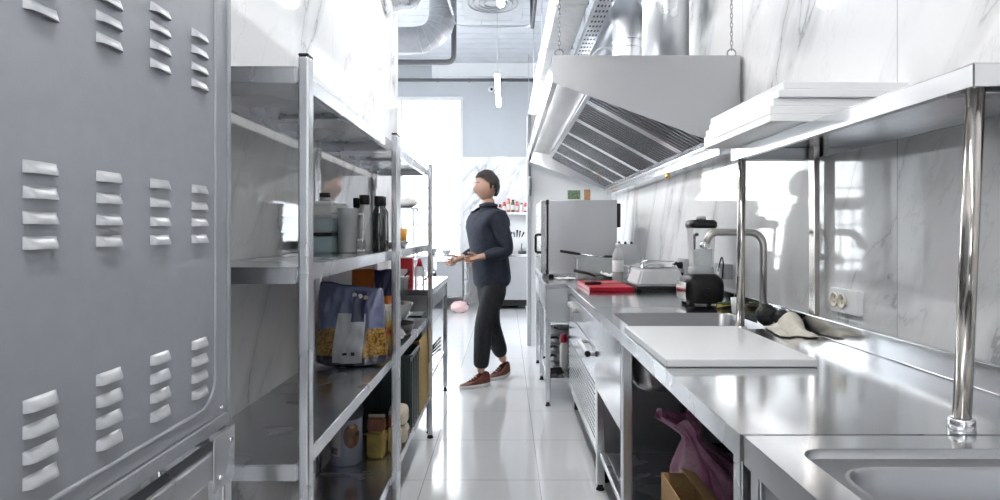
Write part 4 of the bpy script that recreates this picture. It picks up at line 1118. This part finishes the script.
# bowl and pan on second rack
gb = thing('glass_bowl', 'clear bowl of pale food on the second rack', 'bowl', (-.62,3.18,z3+.062))
r = .125
obj('bowl', MB().lathe([(0,.0),(r*.45,0),(r*.75,.03),(r*.95,.08),(r*1.02,.105),(r*.98,.105),(r*.9,.078),(r*.7,.033),(r*.4,.006),(0,.005)],seg=40), GLASS, gb)
obj('food', MB().sphere((0,0,.05),.085,.085,.045,30,16,lambda p: p*(1+.15*mnoise.noise(p*4))), simple('beige food',(.42,.32,.22),.7,var=.3,vscale=50), gb)
pn = thing('dark_pan', 'dark flat pan under the clear bowl on the second rack', 'pan', (-.62,3.18,z3))
obj('pan_body', MB().lathe([(0,0),(.11,0),(.12,.01),(.135,.06),(.13,.06),(.112,.008),(0,.007)],seg=40), simple('black pan',(.03,.03,.033),.35,metal=.3), pn)
obj('handle', MB().tube([(.02,-.133,.05),(.035,-.19,.06),(.06,-.29,.065)],[.008,.011,.010],10), BLACKPL, pn)
pf_ = obj('plastic_film', MB().surf(lambda u,v: (-.07+.14*u,-.08+.16*v,.02+.05*math.sin(PI*u)*math.sin(PI*v)+.03*mnoise.noise(Vector((u*4,v*4,2)))+.018),24,24), PLAS); pf_.location = (-.565,2.915,z3)
tag(pf_, 'crumpled clear film at the front of the second rack', 'film')
# upper middle shelf, second rack
oc = thing('orange_cup', 'orange cup on the second rack', 'cup', (-.575,3.30,z2))
obj('cup_body', MB().lathe([(0,0),(.026,0),(.034,.10),(.031,.10),(.024,.005),(0,.005)],seg=24), simple('orange plastic',(.80,.36,.03),.4), oc)
wp_ = thing('serving_platter', 'pale oval platter on the second rack beside the orange cup', 'platter', (-.58,3.06,z2))
obj('platter', MB().surf(lambda u,v: (math.cos(2*PI*u)*.085*(.55+.45*v if v>.001 else .0), math.sin(2*PI*u)*.15*(.55+.45*v if v>.001 else .0), .002+.05*max(0,v-.3)**1.5),40,10,closed=True), simple('pale china',(.74,.74,.75),.25), wp_, merge=True)
# on the prep table
rc = thing('red_carton', 'red and white carton on the prep table beyond the racks', 'carton', (-.70,4.10,.9255), rz=.1)
obj('carton', MB().box(-.065,.065,-.08,.08,.0,.19,.003), REDM, rc)
obj('white_panel', MB().box(-.05,.03,-.0815,-.0795,.03,.12,.0003), WHITEPL, rc)
obj('lid', MB().box(-.067,.067,-.082,.082,.19,.20,.003), simple('white card',(.75,.72,.72),.5), rc)
wb2 = thing('white_tub', 'white tub in front of the red carton on the prep table', 'tub', (-.69,3.93,.9255))
obj('tub', MB().lathe([(0,0),(.045,0),(.055,.075),(.057,.08),(.052,.08),(.043,.006),(0,.006)],seg=26), WHITEPL, wb2)
obj('spoon', MB().tube([(.0,0,.03),(.03,-.02,.08),(.07,-.03,.12)],[.012,.005,.007],8), BLACKPL, wb2)
cb_ = thing('red_capped_bottle', 'clear bottle with a red cone cap on the prep table', 'bottle', (-.60,4.16,.9255))
obj('body', MB().lathe([(0,0),(.032,0),(.034,.005),(.034,.11),(.025,.13),(0,.13)],seg=22), PLAS, cb_)
obj('cone_cap', MB().cyl((0,0,.125),(0,0,.185),.024,.008,18), REDPL, cb_)
cu2 = thing('wire_whisk', 'steel wire whisk lying at the far end of the prep table', 'whisk', (-.60,4.62,.9255))
w = MB()
for k in range(6):
    a = PI*k/6
    w.tube([(.05*math.sin(t*PI)*math.cos(a), .14*t-.0, .052+.05*math.sin(t*PI)*math.sin(a)) for t in [i/14 for i in range(15)]],.002,6)
obj('loops', w, CHROME, cu2); obj('handle', MB().tube([(0,0,.05),(0,-.14,.012)],.011,10), CHROME, cu2)
bk = thing('black_rack', 'black wire trivet and handles on the lower shelf of the prep table', 'trivet', (-.54,4.55,.3255))
for k in range(4): obj('bar', MB().tube([(-.04+.01*k,-.10,.02+.03*k),(.03,.10,.06+.03*k)],.007,8).cyl((-.04+.01*k,-.10,0),(-.04+.01*k,-.10,.02+.03*k),.005,.005,8), BLACKPL, bk)
bkt = obj('black_tray', MB().box(-.05,.05,-.14,.14,0,.40,.01), BLACKPL); bkt.location = (-.62,4.20,.3255)
tag(bkt, 'tall black tray standing on the lower shelf of the prep table', 'tray')

# bottom shelf
bu = thing('paint_can', 'large blue and white labelled tub on the bottom shelf', 'tub', (-.728,2.735,z4))
bm_, nt, b = newmat('tub label print')
tc = N(nt,'ShaderNodeTexCoord'); sep = N(nt,'ShaderNodeSeparateXYZ'); nt.links.new(tc.outputs['Object'], sep.inputs[0])
a_ = math_n(nt,'ARCTAN2',sep.outputs[1],sep.outputs[0])
isw = math_n(nt,'LESS_THAN',a_,-1.66); isw = math_n(nt,'MULTIPLY',isw,math_n(nt,'GREATER_THAN',sep.outputs[2],.045))
pic = math_n(nt,'LESS_THAN',math_n(nt,'ADD',math_n(nt,'POWER',math_n(nt,'DIVIDE',math_n(nt,'ADD',a_,.95),.55),2),math_n(nt,'POWER',math_n(nt,'DIVIDE',math_n(nt,'SUBTRACT',sep.outputs[2],.135),.055),2)),1)
c0 = mixcol(nt, noise_n(nt,tc.outputs['Object'],9,2), (.24,.26,.36),(.36,.38,.48))
pcn = ramp(nt, noise_n(nt,tc.outputs['Object'],28,2), [(.35,(.05,.03,.02)),(.55,(.22,.10,.04)),(.7,(.55,.42,.25))])
c1 = mixcol(nt, pic, c0, pcn); c2 = mixcol(nt, isw, c1, (.50,.50,.50)); nt.links.new(c2, b.inputs['Base Color']); b.inputs['Roughness'].default_value = .35
bu.name = 'labelled_tub'
obj('tub', MB().lathe([(0,0),(.066,0),(.069,.004),(.073,.205),(0,.205)],seg=40), bm_, bu)
obj('lid', MB().lathe([(0,.24),(.070,.24),(.077,.235),(.077,.212),(.074,.205),(0,.206)],seg=40), simple('dark lid',(.05,.05,.07),.4), bu)
obj('barcode', MB().surf(lambda u,v: (.0735*math.cos(-2.35+.5*u),.0735*math.sin(-2.35+.5*u),.055+.03*v),10,2), simple('barcode print',(.18,.18,.19),.5,var=.8,vscale=120), bu)
def jarpack(x, y, w, h, lab):
    t = thing('food_pack', lab, 'pack', (x,y,z4), group='brown and yellow packs on the bottom shelf')
    obj('pack', frus(0,h*.62,w*.46,w*.36,w*.47,w*.37,.008), simple('yellow pack',(.44,.33,.10),.35,var=.25,vscale=22), t)
    obj('upper_band', frus(h*.62,h*.93,w*.47,w*.37,w*.45,.02,.008), simple('brown band',(.20,.065,.025),.35,var=.3,vscale=20), t)
    obj('top_seal', MB().box(-w*.44,w*.44,-.004,.004,h*.93,h,.001), simple('pale seal',(.45,.42,.38),.4), t)
jarpack(-.603,2.80,.088,.195,'brown and yellow food pack on the bottom shelf, left of two')
jarpack(-.530,2.86,.064,.19,'brown and yellow food pack next to the rack post, right of two')
for k,(x,y,zz,lab) in enumerate(((-.535,2.99,z4,'lower cream and brown packet beside the dark crate'),(-.535,2.99,z4+.0915,'upper cream and brown packet lying on the other one'))):
    c = thing('cream_packet', lab, 'packet', (x,y,zz), rz=.1*k, group='cream packets on the bottom shelf')
    obj('packet', MB().sphere((0,0,.0455),.05,.075,.0455,30,18,lambda p: Vector((math.copysign(abs(p.x)**.55,p.x),math.copysign(abs(p.y)**.6,p.y),math.copysign(abs(p.z)**.7,p.z)*(1-.1*abs(mnoise.noise(p*3)))))), simple('cream pack',(.62,.55,.44),.4,var=.2), c)
    obj('print_patch', MB().surf(lambda u,v: (.0505+.0012*math.sin(PI*u),-.03+.06*u,.025+.04*v),6,4), simple('brown print',(.22,.07,.03),.4), c)
cr = thing('dark_crate', 'tall dark green crate on the bottom shelf of the second rack', 'crate', (-.62,3.26,z4))
DG = simple('dark green plastic',(.016,.028,.026),.3)
H=.40; obj('bin', MB().box(-.125,.125,-.15,.15,0,.012,.003).box(-.125,-.117,-.15,.15,.012,H,.003).box(.117,.125,-.15,.15,.012,H,.003).box(-.117,.117,-.15,-.142,.012,H,.003).box(-.117,.117,.142,.15,.012,H,.003), DG, cr)
rb_ = MB()
for k in range(4): rb_.box(.125,.131,-.13+k*.075,-.10+k*.075,.02,H-.03,.002)
for k in range(3): rb_.box(-.11+k*.085,-.07+k*.085,-.156,-.15,.02,H-.03,.002)
obj('rib', rb_, DG, cr); obj('rim', MB().tube([(p[0],p[1],H) for p in rr2(-.128,.128,-.153,.153,.03)],.008,8,closed=True), DG, cr)
for k,(x,c) in enumerate(((-.06,(.03,.03,.03)),(.0,(.05,.07,.06)),(.06,(.02,.03,.04)))):
    b_ = thing('dark_bottle', ['leftmost dark bottle top standing in the green crate','middle dark bottle top standing in the green crate','rightmost dark bottle top standing in the green crate'][k], 'bottle', (-.62+x,3.22,z4+.013), group='dark bottles in the green crate')
    obj('body', MB().lathe([(0,0),(.026,0),(.027,.30),(.012,.36),(.012,.40),(0,.40)],seg=18), simple('dark bottle glass %d'%k,c,.15), b_)
    obj('cap', MB().cyl((0,0,.40),(0,0,.425),.0135,.0135,14), BLACKPL, b_)
kb2 = thing('cardboard_box', 'open cardboard box at the far end of the bottom rack shelf', 'box', (-.615,3.60,z4))
c = MB().box(-.125,.125,-.16,.16,0,.004).box(-.125,-.121,-.16,.16,.004,.36).box(.121,.125,-.16,.16,.004,.36).box(-.121,.121,-.16,-.156,.004,.36).box(-.121,.121,.156,.16,.004,.36)
obj('carton', c, CARDY, kb2)
f = MB(); f._merge(MB().box(-.004,0,-.158,.158,0,.06).bm, Matrix.Translation((.125,0,.36)) @ Matrix.Rotation(-.12,4,'Y')); obj('flap', f, CARDY, kb2)

# things on the cooker stand's lower shelf
gr = thing('grill_grate', 'black wire grate leaning on the lower shelf of the cooker stand', 'grate', (.42,4.54,.2005))
g = MB()
for k in range(7): g.tube([(-.08,.03*k,.02),(.02,.03*k+.02,.02+.0)],.004,6)
g.tube([(-.08,0,.02),(-.08,.18,.02)],.005,6).tube([(.02,.02,.02),(.02,.20,.02)],.005,6).cyl((-.08,0,0),(-.08,0,.02),.005,.005,6).cyl((.02,.2,0),(.02,.2,.02),.005,.005,6)
obj('wires', g, BLACKPL, gr)
for k in range(4):
    p = thing('stacked_pan', ['lowest','second','third','topmost'][k]+' black handled pan in the pile under the cooker stand', 'pan', (.47,5.12,.2005+.0755*k), rz=-.3+.1*k, group='black handled pans under the cooker stand')
    obj('pan_body', MB().lathe([(0,0),(.085,0),(.09,.005),(.105,.06),(.102,.06),(.086,.006),(0,.005)],seg=28), steel('pan steel %d'%k,(.30,.30,.31),.25,.4), p)
    obj('handle', MB().tube([(-.02,-.10,.05),(-.04,-.15,.068),(-.08,-.30,.075+.008*k)],[.007,.010,.009],10), BLACKPL, p)
rt = thing('sauce_bottle', 'white bottle with a red cap on the pile under the cooker stand', 'bottle', (.462,4.80,.2005))
obj('body', MB().lathe([(0,0),(.030,0),(.032,.01),(.032,.18),(.02,.215),(0,.215)],seg=24), simple('white squeeze bottle',(.74,.74,.74),.4), rt)
obj('cap', MB().cyl((0,0,.21),(0,0,.275),.027,.022,18), REDPL, rt)
# ------------------------------------------------------------------ person
def skin(name, verts, edges, mat, parent, sub=2, roots=(0,), extra=None, smooth=True):
    """verts: (x,y,z,rx,ry)"""
    me = bpy.data.meshes.new(name+' tmp'); me.from_pydata([v[:3] for v in verts], edges, [])
    o = bpy.data.objects.new(name+' tmp', me); C.objects.link(o)
    o.modifiers.new('s','SKIN').use_smooth_shade = True
    for i, v in enumerate(verts):
        d = me.skin_vertices[0].data[i]; d.radius = (v[3], v[4] if len(v) > 4 else v[3]); d.use_root = i in roots
    ss = o.modifiers.new('d','SUBSURF'); ss.levels = ss.render_levels = sub
    dg = bpy.context.evaluated_depsgraph_get()
    m2 = bpy.data.meshes.new_from_object(o.evaluated_get(dg))
    mb = MB(); mb.bm.from_mesh(m2)
    for f in mb.bm.faces: f.smooth = True; f.material_index = 0
    bpy.data.objects.remove(o); bpy.data.meshes.remove(me); bpy.data.meshes.remove(m2)
    if extra: extra(mb)
    return obj(name, mb, mat, parent)
SKIN = simple('skin', (.56,.34,.25), .5, var=.05)
NAVY = simple('dark navy jersey', (.018,.024,.042), .85, var=.25, vscale=30, bumps=.3)
TROU = simple('black trousers', (.012,.013,.017), .85, var=.25, vscale=30, bumps=.2)
HAIR = simple('dark hair', (.022,.018,.016), .6, var=.4, vscale=60, bumps=.6)
pe = thing('person', 'person in dark navy top and black trousers walking in the aisle, brown sneakers', 'person', (-.115, 5.2, 0), rz=math.radians(-62))
# local frame: faces -y; +x is the person's left (towards the camera)
HIP, KNEE, ANK = .93, .51, .095
lh = (.095, -.005, HIP-.04); rh = (-.095, .005, HIP-.04)
lk = (.10, -.135, .50); la_ = (.10, -.165, .10)
rk = (-.10, .025, .49); ra_ = (-.10, .165, .12)
pel = (0, 0, HIP); wa = (0,-.03,1.08); ch = (0,-.06,1.28); up = (0,-.045,1.42); nk = (0,-.04,1.52); hd0 = (0,-.045,1.60)
lsh = (.185,-.05,1.415); rsh = (-.185,-.05,1.415)
lel = (.235,.02,1.13); lwr = (.185,-.215,1.085)
rel = (-.245,-.0,1.13); rwr = (-.17,-.235,1.06)
def fingers(w, d, side, base):
    """hand from wrist w in direction d (unit): palm verts + 5 finger chains; returns verts, edges, roots"""
    w = Vector(w); d = Vector(d).normalized(); sd_ = Vector((0,0,1)) if abs(d.z) < .7 else Vector((1,0,0))
    lat = (sd_-d*sd_.dot(d)).normalized(); nor = d.cross(lat)
    V, E, R = [], [], []
    for k in range(4):
        off = (.027-.018*k)
        L = (.072,.080,.074,.058)[k]
        p0 = w+d*.055+lat*off*.8; p1 = w+d*.092+lat*off
        p2 = p1+(d*.75+nor*.45*side).normalized()*L*.45; p3 = p2+(d*.35+nor*.85*side).normalized()*L*.30; p4 = p3+(d*-.1+nor*side).normalized()*L*.25
        b = base+len(V); R.append(b)
        for p, r in ((p0,.0095),(p1,.0095),(p2,.0085),(p3,.0078),(p4,.0068)): V.append((*p, r, r))
        E += [(b+i, b+i+1) for i in range(4)]
    b = base+len(V); R.append(b)
    p0 = w+d*.025+lat*.018; p1 = w+d*.048+lat*.042+nor*.008*side; p2 = p1+(d*.8+lat*.35+nor*.35*side).normalized()*.034; p3 = p2+(d*.8+nor*.5*side).normalized()*.026
    for p, r in ((p0,.012),(p1,.011),(p2,.0095),(p3,.008)): V.append((*p, r, r))
    E += [(b+i, b+i+1) for i in range(3)]
    return V, E, R
def U(a, b): return (Vector(b)-Vector(a)).normalized()
lpalm = Vector(lwr)+U(lel,lwr)*.06; lpe = Vector(lwr)+U(lel,lwr)*.092
rpalm = Vector(rwr)+U(rel,rwr)*.06; rpe = Vector(rwr)+U(rel,rwr)*.092
BV = [(*pel,.13,.095),(*wa,.125,.09),(*ch,.12,.09),(*up,.085,.065),(*nk,.052,.055),(*hd0,.056,.066),
      (*lsh,.052,.052),(*lel,.040,.040),(*lwr,.026,.030),(*lpalm,.020,.040),(*lpe,.014,.036),
      (*rsh,.052,.052),(*rel,.040,.040),(*rwr,.026,.030),(*rpalm,.020,.040),(*rpe,.014,.036),
      (*lh,.085,.085),(*lk,.052,.056),(*la_,.036,.040),(*rh,.085,.085),(*rk,.052,.056),(*ra_,.036,.040)]
BE = [(0,1),(1,2),(2,3),(3,4),(4,5),(3,6),(6,7),(7,8),(8,9),(9,10),(3,11),(11,12),(12,13),(13,14),(14,15),(0,16),(16,17),(17,18),(0,19),(19,20),(20,21)]
roots = [0]
for w, e, sde in ((lwr, lel, -1), (rwr, rel, 1)):
    V, E, R = fingers(w, U(e, w), sde, len(BV)); BV += V; BE += E; roots += R
HC = Vector((0,-.060,1.686))
def headfn(p):
    q = p.copy()
    fx = max(0, -p.y)                                   # front
    if p.z < 0:
        q.x *= 1-.28*(-p.z)**1.4*(.5+.5*fx); 
        q.y = q.y*(1-.10*(-p.z)) - .10*fx*(-p.z)
        if p.y > 0: q.y *= 1-.35*(-p.z)
    # brow / eye sockets / nose / chin
    ex = math.exp(-((abs(p.x)-.36)**2/.02+(p.z-.06)**2/.018)); q.y += .075*ex*(fx > .3)
    q.y -= .24*math.exp(-(p.x**2/.012+(p.z+.20)**2/.028))*(fx > .3)
    q.y -= .10*math.exp(-(p.x**2/.010+(p.z-.02)**2/.03))*(fx > .3)
    q.y -= .05*math.exp(-(p.x**2/.05+(p.z+.52)**2/.006))*(fx > .2)
    q.y -= .08*math.exp(-(p.x**2/.06+(p.z+.86)**2/.02))
    return q
def addhead(mb):
    h = MB().sphere((0,0,0),.084,.104,.126,40,28,headfn)
    for s in (-1,1):
        h.sphere((s*.086,.008,-.006),.010,.020,.031,14,10,lambda p: Vector((p.x, p.y*(1-.3*(-p.z)), p.z)))
    mb._merge(h.bm, Matrix.Translation(HC) @ Matrix.Rotation(.10,4,'X'))
body = skin('body', BV, BE, SKIN, pe, 2, roots, addhead)
def hairfn(p):
    q = p*(1+.05*mnoise.noise(p*5)+.03*mnoise.noise(p*13)); return q
hm = MB().sphere((0,0,0),.096,.116,.138,40,28,hairfn)
def hthr(y):
    ks = [(-.13,.075),(-.06,.055),(-.035,.02),(-.012,-.055),(.01,-.02),(.03,-.07),(.06,-.10),(.2,-.105)]
    for (a, b), (c, d) in zip(ks, ks[1:]):
        if y <= c: return b+(d-b)*max(0,(y-a)/(c-a))
    return ks[-1][1]
dele = [v for v in hm.bm.verts if v.co.z < hthr(v.co.y)]
bmesh.ops.delete(hm.bm, geom=dele, context='VERTS')
t = MB(); t._merge(hm.bm, Matrix.Translation(HC+Vector((0,.004,.006))) @ Matrix.Rotation(.10,4,'X'))
obj('hair', t, HAIR, pe)
EYE = simple('eye white',(.75,.73,.70),.2)
for s in (-1,1):
    e = MB(); e2 = MB(); e3 = MB()
    e.sphere((HC.x+s*.028, HC.y-.088, HC.z+.010),.010,.008,.0065,12,8)
    e2.sphere((HC.x+s*.028, HC.y-.0945, HC.z+.010),.0045,.003,.0045,10,6)
    e3.tube([(HC.x+s*.014,HC.y-.100,HC.z+.027),(HC.x+s*.03,HC.y-.098,HC.z+.031),(HC.x+s*.045,HC.y-.086,HC.z+.027)],[.003,.0038,.0025],8)
    eo = obj('eye', e, EYE, pe); obj('pupil', e2, BLACKPL, eo); obj('eyebrow', e3, HAIR, pe)

obj('mouth', MB().tube([(-.022,HC.y-.098,HC.z-.062),(0,HC.y-.108,HC.z-.060),(.022,HC.y-.098,HC.z-.062)],[.003,.006,.003],8), simple('lips',(.42,.20,.17),.45), pe)
mixp = lambda a,b,t: tuple(Vector(a).lerp(Vector(b),t))
TV = [(0,0,.78,.205,.175),(0,-.01,.93,.205,.175),(*wa,.200,.165),(*ch,.215,.175),(0,-.045,1.38,.185,.138),(0,-.042,1.44,.125,.105),(0,-.04,1.505,.082,.080),
      (*lsh,.090,.088),(*mixp(lsh,lel,.5),.078,.078),(*lel,.068,.068),(*mixp(lel,lwr,.55),.056,.056),(*mixp(lel,lwr,.9),.040,.042),
      (*rsh,.090,.088),(*mixp(rsh,rel,.5),.078,.078),(*rel,.068,.068),(*mixp(rel,rwr,.55),.056,.056),(*mixp(rel,rwr,.9),.040,.042)]
TE = [(0,1),(1,2),(2,3),(3,4),(4,5),(5,6),(4,7),(7,8),(8,9),(9,10),(10,11),(4,12),(12,13),(13,14),(14,15),(15,16)]
def yoke(mb):
    y_ = MB().lathe([(.064,1.545),(.070,1.52),(.088,1.485),(.125,1.45),(.165,1.40),(.15,1.34)], (0,0,0), 36)
    mb._merge(y_.bm, Matrix.Translation((0,-.043,0)) @ Matrix.Scale(.80,4,(0,1,0)))
sw = skin('sweater', TV, TE, NAVY, pe, 2, (0,), yoke)
obj('collar', MB().torus((0,-.042,1.518),.066,.017,'z',32,10), NAVY, sw)
PV = [(0,0,1.0,.17,.14),(0,0,.88,.18,.15),
      (.095,-.01,.80,.115,.13),(*mixp(lh,lk,.5),.105,.115),(*lk,.088,.094),(*mixp(lk,la_,.5),.080,.086),(*mixp(lk,la_,.9),.068,.072),
      (-.095,.01,.80,.115,.13),(*mixp(rh,rk,.5),.105,.115),(*rk,.088,.094),(*mixp(rk,ra_,.5),.080,.086),(*mixp(rk,ra_,.88),.068,.072)]
PE_ = [(0,1),(1,2),(2,3),(3,4),(4,5),(5,6),(1,7),(7,8),(8,9),(9,10),(10,11)]
skin('trousers', PV, PE_, TROU, pe, 2, (1,))
SHO = simple('brown suede',(.16,.055,.035),.8,var=.2,vscale=40)
def shoe(ax, ay, heel, toe, pitch):
    M = Matrix.Translation((ax, ay, 0)) @ Matrix.Rotation(toe,4,'Z')
    def outline(u, grow=0):
        a = 2*PI*u; x = math.cos(a); y = math.sin(a)
        w = (.047+grow)*(1-.12*(y > 0)*y)
        return x*w*(abs(x)+.001)**-.15, -.075+(.145+grow)*y*-1*1.0
    s = MB()
    def solef(u, v):
        x, y = outline(u, .004*math.sin(PI*v)); return (x, y, .002+.026*v+pitch*max(0,(y+.02)))
    s.surf(solef, 40, 4, closed=True)
    def capf(z):
        return lambda u, v: (lambda o_: (o_[0]*v, (o_[1]+.075)*v-.075, z+pitch*max(0,((o_[1]+.075)*v-.075+.02))))(outline(u))
    s.surf(capf(.028), 40, 6, closed=True); s.surf(capf(.002), 40, 6, closed=True)
    so_ = MB(); so_._merge(s.bm, M)
    p = obj('sneaker', MB(), SHO, pe) if False else None
    def upf(u, v):
        x, y = outline(u)
        k = 1-.55*v**1.6
        zt = .115 if y > -.05 else .115-.075*min(1, (-.05-y)/.13)
        cx, cy = 0, .0
        return (x*k, (y-.0)*(1-.62*v**1.5)+.02*v, .028+(zt-.028)*math.sin(v*PI/2)**.9+pitch*max(0, y+.02)*(1-.4*v))
    u_ = MB().surf(upf, 40, 10, closed=True); um = MB(); um._merge(u_.bm, M)
    sh = obj('sneaker', um, SHO, pe, label='brown suede sneaker')
    obj('sole', so_, simple('white sole',(.74,.73,.72),.5), sh, label='white sole')
    l = MB()
    for k in range(3): l._merge(MB().tube([(-.026,-.075-.022*k,.088-.012*k),(0,-.08-.022*k,.098-.013*k),(.026,-.075-.022*k,.088-.012*k)],.0032,6).bm, M)
    obj('laces', l, WHITEPL, sh)
shoe(la_[0], la_[1]+.02, 0, .05, 0.0)
shoe(ra_[0], ra_[1]+.0, 0, .35, .22)

# ------------------------------------------------------------------ camera, light
cam = bpy.data.cameras.new('camera'); co = bpy.data.objects.new('camera', cam); C.objects.link(co)
cam.sensor_width = 36; cam.lens = 21.6; cam.shift_x = -.006; cam.shift_y = -.019; cam.clip_start = .05; cam.clip_end = 100
co.location = (0,0,1.3); co.rotation_euler = (PI/2,0,0)
sc = bpy.context.scene; sc.camera = co
w = bpy.data.worlds.new('world'); sc.world = w; w.use_nodes = True
bg = w.node_tree.nodes['Background']; bg.inputs[0].default_value = (.93,.97,1,1); bg.inputs[1].default_value = 5.2
sc.view_settings.view_transform = 'Standard'; sc.view_settings.look = 'None'; sc.view_settings.gamma = 1; sc.view_settings.exposure = 0.95
sc.view_settings.use_curve_mapping = False
cy = sc.cycles; cy.max_bounces = 10; cy.diffuse_bounces = 5; cy.glossy_bounces = 6; cy.transparent_max_bounces = 24; cy.use_denoising = True
cy.sample_clamp_indirect = 8; cy.caustics_reflective = False; cy.caustics_refractive = False
